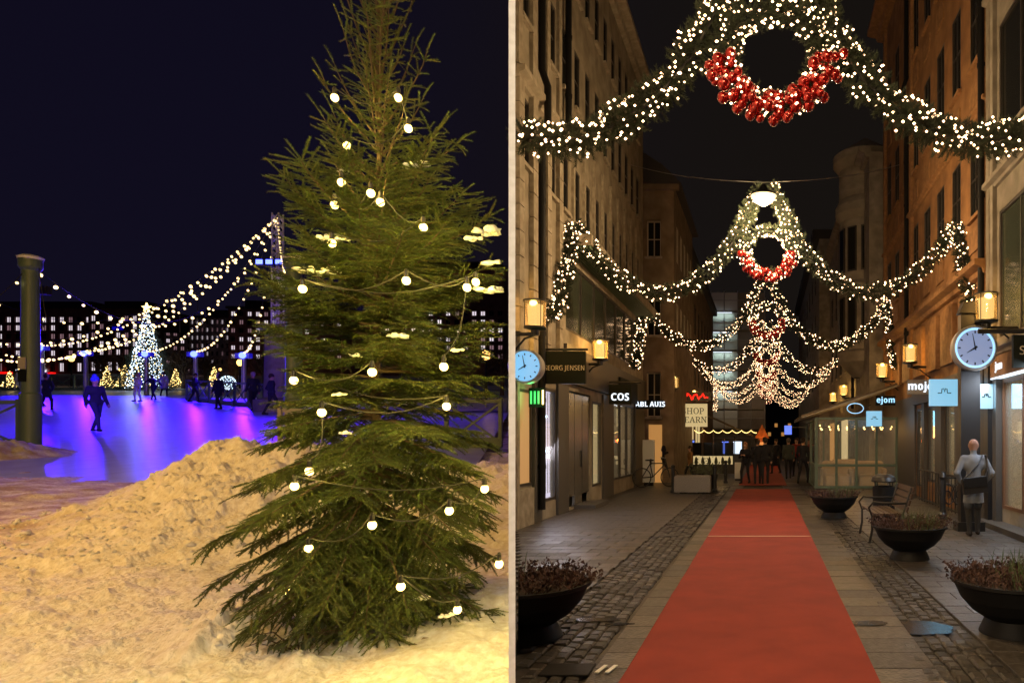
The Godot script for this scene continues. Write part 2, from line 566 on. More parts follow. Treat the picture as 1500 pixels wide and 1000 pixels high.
# facing -z (away from the camera) at turn 0, feet at y = 0, about 1.75 m tall before scaling
func person(label: String, at: Vector3, o: Dictionary, group := "") -> Node3D:
	var skin: Color = o.get("skin", Color(0.42, 0.25, 0.17))
	var top: Color = o.get("top", Color(0.015, 0.015, 0.02))
	var legs: Color = o.get("legs", Color(0.012, 0.012, 0.016))
	var shoe: Color = o.get("shoe", Color(0.01, 0.01, 0.01))
	var hair: Color = o.get("hair", Color(0.03, 0.018, 0.01))
	var st: float = o.get("stride", 0.12)
	var lean: float = o.get("lean", 0.0)
	var side: float = o.get("side", 0.0)
	var wide: float = o.get("wide", 1.0)
	var arms: String = o.get("arms", "down")
	var coat: float = o.get("coat", 0.0)
	var gap: float = o.get("gap", 0.09)
	var B := []
	var up := func(x: float, y: float, z: float) -> Vector3:   # upper body bends from the hips
		var h := y - 0.92
		return Vector3(x + side * h, 0.92 + h * cos(lean) - z * 0.0, z - sin(lean) * h)
	for s in [-1.0, 1.0]:
		var step: float = st * s
		var hip := Vector3(0.09 * s, 0.92, 0)
		var foot := Vector3(gap * s + o.get("shift", 0.0), 0.075, -step * 2.0)
		var knee := hip.lerp(foot, 0.5) + Vector3(0.01 * s, 0.02, -0.045 - absf(step) * 0.3)
		B.append([hip, knee, 0.088 * wide, 0.062, legs])
		B.append([knee, foot + Vector3(0, 0.02, 0.01), 0.062, 0.046, legs])
		B.append([foot + Vector3(0, -0.035, 0.05), foot + Vector3(0.015 * s, -0.04, -0.14), 0.042, 0.034, shoe])
		if o.get("skates", false):
			B.append([foot + Vector3(0, -0.07, 0.09), foot + Vector3(0.01 * s, -0.07, -0.17), 0.012, 0.012, Color(0.3, 0.3, 0.32)])
		var sh: Vector3 = up.call(0.178 * s * wide, 1.4, 0.0)
		var el: Vector3
		var wr: Vector3
		if arms == "pocket":
			el = up.call(0.305 * s * wide, 1.14, 0.07)
			wr = up.call(0.21 * s * wide, 0.97, -0.05)
		elif arms == "out":
			el = up.call(0.4 * s, 1.22, -0.05)
			wr = up.call(0.56 * s, 1.06, -0.16)
		elif arms == "phone":
			el = up.call(0.26 * s, 1.13, 0.0)
			wr = up.call(0.1 * s, 1.2, -0.24)
		else:
			el = up.call(0.238 * s, 1.13, 0.03 + 0.1 * step)
			wr = up.call(0.235 * s, 0.88, -0.05 + 0.5 * step)
		B.append([sh, el, 0.066 * wide, 0.054, top])
		B.append([el, wr, 0.054, 0.042, top])
		if arms != "pocket":
			var fw := (wr - el).normalized()
			var glove: Color = o.get("glove", skin)
			var palm := wr + fw * 0.07
			B.append([wr + fw * 0.02, palm, 0.03, 0.034, glove])
			if o.get("fingers", false):
				for k in 4:
					var off := Vector3(0, 0, -0.03 + 0.02 * k)
					B.append([palm + off, palm + off * 1.2 + fw * (0.085 - 0.012 * absf(k - 1.4)) + Vector3(-0.012 * s, 0, 0), 0.011, 0.009, glove])
				B.append([wr + fw * 0.03 + Vector3(0, 0, -0.03), palm + Vector3(-0.01 * s, 0, -0.06), 0.012, 0.009, glove])
			else:
				B.append([palm, palm + fw * 0.07 + Vector3(-0.015 * s, 0, 0), 0.03, 0.018, glove])
				B.append([wr + fw * 0.03, palm + Vector3(-0.01 * s, 0, -0.045), 0.014, 0.011, glove])
		if coat > 0.0:
			B.append([up.call(0.05 * s, 1.0, 0.0), Vector3(0.075 * s, coat, 0.0) + Vector3(0, 0, step * -0.4), 0.11 * wide, 0.115 * wide, top])
	B.append([Vector3(-0.07, 0.95, 0), Vector3(0.07, 0.95, 0), 0.115 * wide, 0.115 * wide, top if coat > 0.0 or o.get("long_top", true) else legs])
	B.append([up.call(0.0, 1.0, 0.0), up.call(0.0, 1.34, 0.01), 0.125 * wide, 0.135 * wide, top])
	B.append([up.call(-0.1 * wide, 1.29, 0.0), up.call(0.1 * wide, 1.29, 0.0), 0.115, 0.115, top])
	B.append([up.call(-0.135 * wide, 1.4, 0.01), up.call(0.135 * wide, 1.4, 0.01), 0.07, 0.07, top])
	var nod: float = o.get("nod", 0.0)
	B.append([up.call(0.0, 1.43, 0.01), up.call(0.0, 1.55, -0.01 - nod * 0.3), 0.06, 0.055, o.get("scarf", skin)])
	var head := func(x: float, y: float, z: float) -> Vector3:
		return up.call(x, 1.55 + (y - 1.55) * cos(nod), z - sin(nod) * (y - 1.55) * 1.2)
	B.append([head.call(0.0, 1.6, -0.02), head.call(0.0, 1.68, -0.002), 0.074, 0.082, skin])
	B.append([head.call(0.0, 1.57, -0.065), head.call(0.0, 1.6, -0.06), 0.035, 0.04, skin])
	B.append([head.call(0.0, 1.645, -0.1), head.call(0.0, 1.615, -0.113), 0.012, 0.018, skin])
	for s in [-1.0, 1.0]:
		B.append([head.call(0.085 * s, 1.655, 0.005), head.call(0.086 * s, 1.615, 0.0), 0.017, 0.012, skin])
		B.append([head.call(0.032 * s, 1.652, -0.09), head.call(0.036 * s, 1.652, -0.09), 0.012, 0.012, Color(0.05, 0.03, 0.02)])
	B.append([head.call(-0.022, 1.578, -0.096), head.call(0.022, 1.578, -0.096), 0.009, 0.009, Color(0.3, 0.1, 0.09)])
	if not o.get("bald", false):
		B.append([head.call(0.0, 1.69, 0.0), head.call(0.0, 1.645, 0.04), 0.096, 0.082, hair])
		if o.get("long_hair", false):
			B.append([head.call(0.0, 1.66, 0.05), up.call(0.0, 1.42, 0.09), 0.075, 0.06, hair])
		if o.get("hat", false):
			B.append([head.call(0.0, 1.7, -0.01), head.call(0.0, 1.77, 0.0), 0.105, 0.06, o.get("hat_color", hair)])
			B.append([head.call(0.0, 1.82, 0.0), head.call(0.0, 1.83, 0.0), 0.035, 0.035, o.get("hat_color", hair)])
	var p := thing("person", label, "person", at, group, Basis(Vector3.UP, o.get("turn", 0.0)).scaled(Vector3.ONE * (o.get("tall", 1.75) / 1.78)))
	var body := flesh(B, o.get("cell", 0.034), o.get("blend", 0.035))
	if coat > 0.0:   # a straight hem
		for i in body.v.size():
			if body.c[i] == top and body.v[i].y < coat:
				body.v[i].y = coat + 0.004 * sin(i * 1.3)
	part(p, "body", body, M.cloth)
	return p

# ---------------------------------------------------------------- the rink
var lumps := FastNoiseLite.new()
var crumbs := FastNoiseLite.new()
var cracks := FastNoiseLite.new()
const TREE := Vector3(-3.22, 0.0, -5.6)

func at(x: float, y: float, d: float) -> Vector3:   # point d metres ahead, from a reading on the photograph
	return Vector3((x - 1122.0) * d / 1000.0, 1.6 + (645.0 - y) * d / 1000.0, -d)

func slope(d: float) -> float:   # the park climbs gently away from the camera
	return -0.591 + 0.1115 * d

func rink(x: float, d: float, h := 0.0) -> Vector3:
	return Vector3(x, slope(d) + h, -d)

func snow_height(x: float, d: float) -> float:
	var h := 0.035
	var a := smoothstep(-10.5, -8.3, x) * 0.92 - 0.42 * smoothstep(-7.4, -5.6, x)
	a *= 1.0 + 0.22 * lumps.get_noise_2d(x * 2.0, d * 2.0 + 40.0)
	var crest := 10.9 + 0.35 * sin(x * 1.1)
	var e := (d - crest) / (1.1 if d > crest else 2.0)
	var heap := a * exp(-e * e)
	h += heap
	var g := Vector2(x + 18.9, d - 16.4)
	h += 0.32 * exp(-(g.x * g.x / 2.2 + g.y * g.y / 0.8)) * (1.0 + 0.5 * lumps.get_noise_2d(x * 4.0, d * 4.0))
	var t := Vector2(x - TREE.x, d + TREE.z)
	h += 0.1 * exp(-t.length_squared() / 1.4)
	var b := Vector2(x + 4.35, d - 5.5)
	h += 0.14 * exp(-(pow(b.x + 0.25 * b.y, 2.0) / 0.05 + b.y * b.y / 0.35)) * (1.0 + 0.7 * lumps.get_noise_2d(x * 9.0, d * 9.0))
	var trod := smoothstep(-7.0, -9.5, x + 0.35 * (d - 6.0)) * (1.0 - clampf(heap * 3.0, 0.0, 1.0))   # the trodden path on the left
	var rough := lerpf(1.0, 0.45, trod)
	h += 0.06 * lumps.get_noise_2d(x, d) + 0.05 * rough * lumps.get_noise_2d(x * 3.1, d * 3.1)
	var cr := crumbs.get_noise_2d(x, d)
	h += rough * (0.013 * cr + 0.045 * maxf(0.0, cr - 0.16)) * (1.0 + 2.2 * clampf(heap, 0.0, 1.0))
	h += rough * 0.02 * absf(cracks.get_noise_2d(x, d)) + 0.003 * crumbs.get_noise_2d(x * 3.3, d * 3.3)
	if trod > 0.3:
		h += 0.012 * lumps.get_noise_2d(x * 1.5, d * 12.0)
	var edge := smoothstep(12.2, 14.6, d + 0.9 * lumps.get_noise_2d(x * 1.2, 7.0)) * (1.0 - clampf(heap * 4.0, 0.0, 1.0))
	return h - 0.12 * edge * (1.0 - clampf(exp(-(g.x * g.x / 2.6 + g.y * g.y / 1.2)) * 1.6, 0.0, 1.0))

func make_snow() -> void:
	lumps.seed = 4
	lumps.frequency = 0.55
	lumps.fractal_octaves = 4
	crumbs.seed = 8
	crumbs.frequency = 3.4
	crumbs.fractal_octaves = 4
	cracks.seed = 12
	cracks.frequency = 1.6
	cracks.fractal_octaves = 3
	var dirt := FastNoiseLite.new()
	dirt.seed = 30
	dirt.frequency = 0.9
	dirt.fractal_octaves = 5
	var mb := MB.new()
	mb.tinted = true
	var rows := []
	var d := 2.6
	while d < 17.6:
		rows.append(d)
		d += 0.026 + d * 0.0032
	var nx := 430
	var hs := PackedFloat32Array()
	for r in rows.size():
		d = rows[r]
		var x0 := -1.2 * d - 2.5
		var x1 := -0.3735 * d
		for k in nx:
			var x := lerpf(x0, x1, k / (nx - 1.0))
			var h := snow_height(x, d)
			# trodden grit on the walked-over snow, in smears and specks
			var path := smoothstep(-6.6, -9.4, x + 0.35 * (d - 6.0)) * (1.0 - smoothstep(0.2, 0.5, h))
			var sm := dirt.get_noise_2d(x * 1.2, d * 4.0)
			var g := clampf(path * (0.5 + 0.9 * sm) + 0.4 * maxf(0.0, dirt.get_noise_2d(x * 5.0, d * 5.0) - 0.18), 0.0, 0.85)
			mb.tint = Color(1, 1, 1).lerp(Color(0.42, 0.27, 0.17), g)
			mb.put(rink(x, d, h), Vector3.UP)
	for r in range(rows.size() - 1):
		for k in nx - 1:
			var a := r * nx + k
			mb.ix.append_array(PackedInt32Array([a, a + nx, a + 1, a + 1, a + nx, a + nx + 1]))
	for r in rows.size():
		for k in nx:
			var i := r * nx + k
			var e := mb.v[r * nx + mini(k + 1, nx - 1)] - mb.v[r * nx + maxi(k - 1, 0)]
			var f := mb.v[mini(r + 1, rows.size() - 1) * nx + k] - mb.v[maxi(r - 1, 0) * nx + k]
			mb.n[i] = e.cross(f).normalized()
	structure("snow_ground", mb, M.snow)
	# broken clods lying on the heap
	var clod := MB.new()
	var q := RandomNumberGenerator.new()
	q.seed = 71
	clod.ball(Vector3.ZERO, Vector3.ONE, 5, 7)
	for i in clod.v.size():
		var p := clod.v[i]
		clod.v[i] = p * (1.0 + 0.85 * crumbs.get_noise_3d(p.x * 0.5 + 3.0, p.y * 0.5, p.z * 0.5))
	var where := []
	for i in 1500:
		var x := q.randf_range(-10.2, -4.3)
		var dd := q.randf_range(7.0, 11.4)
		if i % 3 == 0:
			x = q.randf_range(-8.0, -2.4)
			dd = q.randf_range(4.4, 8.0)
		if x > -0.39 * dd or snow_height(x, dd) < 0.1 and q.randf() < 0.75:
			continue
		var s := q.randf_range(0.008, 0.03) * (2.0 if q.randf() < 0.06 else 1.0)
		where.append(Transform3D(Basis.from_euler(Vector3(q.randf() * 6.0, q.randf() * 6.0, 0)).scaled(Vector3(s, s * 0.7, s * 0.9)), rink(x, dd, snow_height(x, dd) + s * 0.15)))
	var o := many(self, "snow_clods", clod.done(), M.clod, where)
	tag(o, "loose crumbs and clods of snow on the ploughed heap", "snow")

func make_rink_grounds() -> void:
	make_snow()
	var mb := MB.new()
	var ps := [rink(-24, 14.2, 0), rink(-6.5, 14.2, 0), rink(-11.2, 29.5, 0), rink(-23.0, 58.0, 0), rink(-88, 58.0, 0), rink(-60, 30, 0)]
	mb.quad(rink(-28, 11.6), rink(-5.2, 11.6), rink(-12.0, 32.0), rink(-62, 32))
	mb.quad(rink(-62, 32), rink(-12.0, 32.0), rink(-22.0, 58.0), rink(-100, 58))
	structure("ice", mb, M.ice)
	mb = MB.new()
	mb.quad(rink(-36, 11.0, -0.16), rink(-4.2, 11.0, -0.16), rink(-84.0, 225.0, -0.16), rink(-330, 225.0, -0.16))
	structure("park_ground", mb, M.plaza)
	mb = MB.new()   # snow inside the fenced island and beyond the far edge of the ice
	mb.quad(rink(-21.2, 30.9, 0.08), rink(-11.8, 31.0, 0.08), rink(-16.4, 43.4, 0.08), rink(-35.2, 42.4, 0.08))
	mb.quad(rink(-100, 57.0, 0.06), rink(-21.4, 57.0, 0.06), rink(-26.0, 68.0, 0.06), rink(-115, 68.0, 0.06))
	structure("snow_verge", mb, M.snow_clean)

# a sprig of spruce: a stem set round with needles
func sprig(length: float, needles: int, needle: float, sd: int, droop := 0.0) -> ArrayMesh:
	var q := RandomNumberGenerator.new()
	q.seed = sd
	var mb := MB.new()
	mb.tinted = true
	mb.tint = Color(1.2, 0.65, 0.6)
	mb.tube([Vector3.ZERO, Vector3(0, -droop * 0.3, -length * 0.5), Vector3(0, -droop, -length)], [0.0035, 0.003, 0.0015], 3, false)
	for i in needles:
		var t := (i + q.randf()) / needles
		var a := q.randf() * TAU
		var out := Vector3(cos(a), sin(a) * 0.7 + 0.2, 0)
		var dir := (out.normalized() + Vector3(0, 0, -0.75 - t * 0.6)).normalized()
		var p := Vector3(0, -droop * t * t, -length * t)
		var w := dir.cross(Vector3(sin(a * 3.0), cos(a * 3.0), 0.3)).normalized() * 0.0022
		var n := needle * q.randf_range(0.7, 1.15)
		var k := q.randf_range(0.7, 1.25)
		mb.tint = Color(k * 1.02, k, k * 0.9)
		mb.tri(p - w, p + w, p + dir * n)
	return mb.done()

func clear_of_wall(p: Vector3, m := 0.06) -> bool:   # the added divider stands along x = -0.372 d
	return p.x < 0.3775 * p.z - m

func read_off(table: Array, t: float) -> float:
	for i in table.size() - 1:
		if t <= table[i + 1][0]:
			return lerpf(table[i][1], table[i + 1][1], (t - table[i][0]) / (table[i + 1][0] - table[i][0]))
	return table[-1][1]

func make_spruce() -> void:
	# reach of the branches by height on either side: wide skirts below, narrow above, fuller on the right
	var left_reach := [[0.0, 0.6], [0.05, 0.72], [0.14, 1.08], [0.25, 1.06], [0.38, 0.86], [0.5, 0.82], [0.57, 0.7], [0.67, 0.6], [0.79, 0.6], [0.87, 0.42], [1.0, 0.2]]
	var right_reach := [[0.0, 0.65], [0.05, 0.8], [0.14, 1.05], [0.25, 1.1], [0.38, 1.06], [0.5, 1.06], [0.61, 0.98], [0.68, 0.74], [0.79, 0.6], [0.87, 0.38], [1.0, 0.2]]
	var q := RandomNumberGenerator.new()
	q.seed = 17
	var base := rink(TREE.x, -TREE.z, 0.06)
	var tree := thing("spruce_tree", "tall shaggy green spruce standing in the snow, hung with yellow bulbs", "tree", base)
	var H := 5.12
	var lean := Vector3(0.05, 0, 0)
	var trunk := []
	var radii := []
	for i in 13:
		var t := i / 12.0
		trunk.append(Vector3(lean.x * t + 0.012 * sin(i * 2.1), H * t - 0.2 * (1 - t), 0.012 * cos(i * 1.7)))
		radii.append(lerpf(0.062, 0.006, pow(t, 0.85)))
	var mb := MB.new()
	mb.tube(trunk, radii, 9)
	part(tree, "trunk", mb, M.bark)
	var shapes := [sprig(0.13, 95, 0.019, 1), sprig(0.17, 110, 0.019, 2, 0.02), sprig(0.1, 75, 0.018, 3)]
	var spots := [[], [], []]
	var tints := [[], [], []]
	var y := 0.22
	var turn := 0.0
	var made := 0
	while y < H - 0.06:
		var t := y / H
		# reach of the branches by height: wide skirts below, narrow above, as the real tree is cut
		var whorl := 6 if t < 0.6 else (5 if t < 0.72 else 4)
		for w in whorl:
			turn += TAU / whorl + q.randf_range(-0.3, 0.3)
			var reach := lerpf(read_off(left_reach, t), read_off(right_reach, t), 0.5 + 0.5 * cos(turn))
			var L := reach * q.randf_range(0.62, 1.04) * (1.0 + 0.3 * lumps.get_noise_2d(turn * 1.6 + y * 3.0, y * 2.4))
			var rise := lerpf(-0.12, 0.5, smoothstep(0.15, 0.72, t)) + 1.5 * smoothstep(0.62, 0.95, t) + q.randf_range(-0.1, 0.1)
			var sag := lerpf(0.62, 0.1, smoothstep(0.1, 0.62, t)) * L
			var tip_up := lerpf(0.16, 0.3, t) * L
			var dir := Vector3(cos(turn), 0, sin(turn))
			var root := Vector3(lean.x * t, y + q.randf_range(-0.06, 0.06), 0)
			var pts := []
			var rr := []
			for i in 7:
				var s := i / 6.0
				pts.append(root + dir * L * s * (1.0 - 0.16 * rise * s) + Vector3(0, L * rise * s - sag * s * s + tip_up * s * s * s, 0) + Vector3(sin(made + i), 0, cos(made * 2.0 + i)) * 0.012 * s)
				rr.append(lerpf(0.014, 0.003, s) * (1.25 - t * 0.5))
			var stop := 7
			for i in 7:
				if not clear_of_wall(base + pts[i], 0.02):
					stop = i
					break
				if (base + pts[i]).y < slope(-(base + pts[i]).z) + snow_height((base + pts[i]).x, -(base + pts[i]).z) + 0.02:
					pts[i].y = slope(-(base + pts[i]).z) + snow_height((base + pts[i]).x, -(base + pts[i]).z) + 0.03 - base.y
			if stop < 3:
				continue
			pts = pts.slice(0, stop)
			rr = rr.slice(0, stop)
			mb = MB.new()
			mb.tube(pts, rr, 5)
			part(tree, "branch", mb, M.bark)
			made += 1
			# side twigs in a flat drooping fan, each carrying needle-clad sprigs
			var steps := int(L / (0.044 if t < 0.68 else 0.066))
			for i in range(1, steps + 1):
				var s := pow(i / float(steps), 0.9)
				if s < 0.16 or s * 6.0 > stop - 1.02:
					continue
				var seg := int(s * 6.0 * 0.999)
				var p: Vector3 = pts[seg].lerp(pts[seg + 1], s * 6.0 - seg)
				var fwd: Vector3 = (pts[seg + 1] - pts[seg]).normalized()
				var across := fwd.cross(Vector3.UP).normalized()
				for sd in [-1.0, 1.0]:
					var tl := (0.09 + 0.34 * L * (1.0 - s) * smoothstep(0.0, 0.35, s)) * q.randf_range(0.7, 1.2)
					tl *= 1.0 - 0.62 * smoothstep(0.62, 0.8, t)
					var td: Vector3 = (fwd * q.randf_range(0.55, 0.95) + across * sd + Vector3(0, q.randf_range(-0.3, 0.18) - 0.22 * (1.0 - t), 0)).normalized()
					var cur := p
					var along := 0.0
					while along < tl:
						var kind := q.randi() % 3
						var b := Basis.looking_at(td, Vector3.UP).rotated(td, q.randf_range(-0.6, 0.6))
						var here := base + cur + td * 0.1
						if clear_of_wall(here) and here.y > slope(-here.z) + 0.02:
							spots[kind].append(Transform3D(b.scaled(Vector3.ONE * q.randf_range(0.85, 1.15)), cur))
							var g := q.randf_range(0.6, 1.25)
							tints[kind].append(Color(g * q.randf_range(0.9, 1.25), g, g * q.randf_range(0.7, 1.1)))
						if q.randf() < 0.85:   # side shoots of the twig
							var td2 := (td * 0.8 + td.cross(Vector3.UP).normalized() * (1.0 if q.randf() < 0.5 else -1.0) * 0.75 + Vector3(0, q.randf_range(-0.35, 0.1), 0)).normalized()
							here = base + cur + td2 * 0.1
							if clear_of_wall(here) and here.y > slope(-here.z) + 0.02:
								spots[2].append(Transform3D(Basis.looking_at(td2, Vector3.UP).scaled(Vector3.ONE * q.randf_range(0.7, 1.1)), cur))
								tints[2].append(Color(1, 1, 1) * q.randf_range(0.55, 1.2))
						cur += td * 0.085
						td = (td + Vector3(0, -0.09 * (1.0 - t) + (0.12 if t > 0.7 else 0.0), 0)).normalized()
						along += 0.085
			# the tip
			if stop == 7:
				spots[1].append(Transform3D(Basis.looking_at((pts[6] - pts[5]).normalized(), Vector3.UP), pts[6] - (pts[6] - pts[5]) * 0.4))
				tints[1].append(Color(1, 1, 1))
		y += lerpf(0.1, 0.13, t) + 0.06 * smoothstep(0.62, 0.8, t)
	# upright shoots at the crown of the tree
	for i in 16:
		var a := i * 2.4
		var r := 0.03 + 0.012 * i
		var p0 := Vector3(lean.x + cos(a) * r * 0.5, H - 0.12 - 0.075 * i, sin(a) * r * 0.5)
		var up := Vector3(cos(a) * 0.32, 1.0, sin(a) * 0.32).normalized()
		for k in 2 + (i % 2):
			spots[1].append(Transform3D(Basis.looking_at(up, Vector3.RIGHT), p0 + up * 0.13 * k))
			tints[1].append(Color(1.1, 0.85, 0.7) * (0.9 if i > 5 else 0.75))
	for k in 3:
		many(tree, "foliage", shapes[k], M.needles, spots[k], tints[k])
	# pads of snow lodged on the branches
	for s in [[470, 398, 0.13, 5.05], [452, 396, 0.09, 5.08], [711, 340, 0.13, 5.3], [697, 350, 0.08, 5.25], [598, 243, 0.09, 5.35], [614, 241, 0.1, 5.4], [582, 493, 0.08, 4.82], [520, 521, 0.05, 4.85], [497, 578, 0.05, 4.75], [672, 513, 0.06, 4.9], [722, 385, 0.09, 5.2], [480, 352, 0.1, 5.15], [502, 351, 0.07, 5.15], [715, 425, 0.11, 5.1], [500, 250, 0.06, 5.4], [505, 635, 0.05, 4.7], [566, 880, 0.07, 5.05], [622, 876, 0.08, 5.1], [652, 902, 0.06, 5.0]]:
		mb = MB.new()
		for k in 6:   # a few rounded lumps run together
			mb.ball(Vector3(sin(k * 2.3 + s[0]) * 0.62, 0.1 * cos(k * 1.7), cos(k * 3.1 + s[1]) * 0.45), Vector3(0.5, 0.34, 0.46) * (0.75 + 0.3 * sin(k * 4.1 + s[0])), 7, 10)
		for i in mb.v.size():
			var p := mb.v[i]
			mb.v[i] = (p * (1.0 + 0.5 * lumps.get_noise_3d(p.x * 2.6 + s[0], p.y * 2.6, p.z * 2.6)) * Vector3(1, 1.0 if p.y > 0 else 0.5, 1)) * s[2] * 0.85
		part(tree, "snow_clump", mb, M.snow_clean, at(s[0], s[1], s[3] + 0.14) - base)
	# the string of bulbs wound round the tree
	var lights := thing("tree_lights", "black cable of round yellow bulbs wound round the snowy spruce", "string lights", base)
	var bulbs := [[490, 143, 5.3], [583, 143, 5.2], [598, 188, 5.15], [508, 213, 5.35], [500, 267, 5.1], [543, 283, 4.95], [557, 296, 5.0], [490, 300, 5.1], [620, 333, 4.95], [486, 356, 4.95], [595, 411, 4.8], [684, 421, 4.9], [443, 423, 5.0], [697, 413, 5.1], [545, 545, 4.68], [650, 537, 4.72], [430, 557, 5.0], [471, 604, 4.78], [654, 595, 4.85], [453, 690, 4.75], [431, 712, 4.85], [545, 769, 4.62], [658, 748, 4.66], [710, 716, 4.9], [452, 803, 4.9], [587, 859, 4.6], [670, 893, 4.75], [731, 826, 4.75]]
	var cap := MB.new()
	cap.lathe(Vector3.ZERO, [Vector2(0.0, 0.0), Vector2(0.016, 0.0), Vector2(0.016, 0.05), Vector2(0.008, 0.065), Vector2(0.0, 0.065)], 8)
	var capm := cap.done()
	var bm := MB.new()
	bm.ball(Vector3.ZERO, Vector3(0.028, 0.03, 0.028), 8, 10)
	var bulbm := bm.done()
	var line := []
	for b in bulbs:
		var p := at(b[0], b[1], b[2]) - base
		var o := part(lights, "bulb", bulbm, M.bulb_tree, p)
		part(o, "socket", capm, M.black_paint, Vector3(0, 0.018, 0))
		omni(lights, p, Color(1, 0.86, 0.4), 0.45 if b[1] < 700 else 0.15, 0.026)
		line.append(p + Vector3(0, 0.075, 0))
	line.sort_custom(func(a, b): return a.y > b.y)
	for i in range(line.size() - 1):
		if absf(line[i].x - line[i + 1].x) > 1.4 or i % 5 == 4:
			continue
		var pts := []
		for k in 7:
			var s := k / 6.0
			pts.append(line[i].lerp(line[i + 1], s) + Vector3(0, -0.1 * sin(PI * s), -0.06 * sin(PI * s)))
		mb = MB.new()
		mb.tube(pts, 0.0045, 5, false)
		part(lights, "cable", mb, M.cable)
	# two more bulbs half sunk in the snow
	for b in [[421, 878], [497, 924]]:
		var d: float = 2191.0 / (b[1] - 533.5 + 4.0)
		var x: float = (b[0] - 1122.0) * d / 1000.0
		var p := rink(x, d, snow_height(x, d) + 0.012) - base
		var o := part(lights, "bulb", bulbm, M.bulb_tree, p)
		part(o, "socket", capm, M.black_paint, Vector3(0, -0.02, -0.02), Basis(Vector3.RIGHT, -1.9))
		omni(lights, p + Vector3(0, 0.015, 0), Color(1, 0.84, 0.42), 0.07, 0.024)
	# low evergreen shoots pressed into the snow at the foot of the tree
	var shrub := thing("low_shrub", "drooping dark leafy shrub half under snow at the foot of the spruce", "shrub", rink(-3.45, 5.05, snow_height(-3.45, 5.05)))
	var leaf := MB.new()
	leaf.quad(Vector3(-0.004, 0, 0), Vector3(0.018, 0, 0.035), Vector3(0, 0.006, 0.1), Vector3(-0.018, 0, 0.035))
	var leafm := leaf.done()
	for i in 13:
		var a := -2.4 + i * 0.37
		var tip := Vector3(cos(a) * 0.36, 0.06 + 0.1 * absf(sin(i * 1.7)), sin(a) * -0.2 + 0.05)
		mb = MB.new()
		mb.tube([Vector3(0, -0.04, 0), tip * 0.6 + Vector3(0, 0.06, 0), tip], [0.006, 0.005, 0.003], 4, false)
		part(shrub, "stem", mb, M.bark)
		for k in 6:
			part(shrub, "leaf", leafm, M.dark_leaf, tip * (0.55 + 0.08 * k) + Vector3(0, 0.03, 0), Basis.from_euler(Vector3(q.randf_range(0.3, 1.4), a + q.randf_range(-1.3, 1.3), 0)))
	for s in [[605, 966, 0.0], [622, 957, 1.0]]:
		var d: float = 2191.0 / (s[1] - 533.5)
		var x: float = (s[0] - 1122.0) * d / 1000.0
		mb = MB.new()
		mb.quad(Vector3(-0.03, 0, 0), Vector3(0.0, 0.006, 0.02), Vector3(0.035, 0, 0), Vector3(0.0, 0.008, -0.02))
		var o := part(self, numbered("fallen_leaf"), mb, M.wood, rink(x, d, snow_height(x, d) + 0.02), Basis(Vector3.UP, s[2]))
		tag(o, ["broad brown dead leaf lying on the snow below the spruce", "narrow brown dead leaf further up the snow below the spruce"][int(s[2])], "leaf")

func rail_fence(label: String, a: Vector3, b: Vector3, n: int, h: float, m: Material, beam := 0.0, group := "") -> void:   # posts with crossed braces between rails
	var f := thing("rink_fence", label, "fence", a, group)
	var mb: MB
	for i in n + 1:
		var p := (b - a) * i / n
		mb = MB.new()
		mb.box(p + Vector3(0, h * 0.5, 0), Vector3(0.09, h + 0.04, 0.09))
		part(f, "post", mb, m)
		if i == n:
			break
		var q := (b - a) * (i + 1) / n
		for y in [0.1, h - 0.05]:
			mb = MB.new()
			mb.bar(p + Vector3(0, y, 0), q + Vector3(0, y, 0), 0.05, 0.09 + (beam if y < 0.2 else 0.0))
			part(f, "rail", mb, m)
		mb = MB.new()
		mb.bar(p + Vector3(0, 0.12, 0), q + Vector3(0, h - 0.1, 0), 0.035, 0.05)
		part(f, "brace", mb, m)
		mb = MB.new()
		mb.bar(p + Vector3(0, h - 0.1, 0.05), q + Vector3(0, 0.12, 0.05), 0.035, 0.05)
		part(f, "brace", mb, m)

func big_post(label: String, p: Vector3, h: float) -> Node3D:
	var o := thing("rink_post", label, "post", p, "big green posts round the rink")
	var mb := MB.new()
	mb.lathe(Vector3.ZERO, [Vector2(0.225, -0.1), Vector2(0.225, 1.4), Vector2(0.2, 1.45), Vector2(0.185, h - 0.3)], 8, Basis(Vector3.UP, 0.35))
	part(o, "shaft", mb, M.green_paint)
	mb = MB.new()
	mb.lathe(Vector3.ZERO, [Vector2(0.185, h - 0.3), Vector2(0.235, h - 0.24), Vector2(0.25, h - 0.2), Vector2(0.25, h - 0.02), Vector2(0.0, h)], 8, Basis(Vector3.UP, 0.35))
	part(o, "cap", mb, M.green_paint)
	mb = MB.new()
	mb.lathe(Vector3.ZERO, [Vector2(0.25, h - 0.01), Vector2(0.27, h + 0.05), Vector2(0.18, h + 0.1), Vector2(0.0, h + 0.12)], 12)
	part(o, "snow_cap", mb, M.snow_clean)
	return o

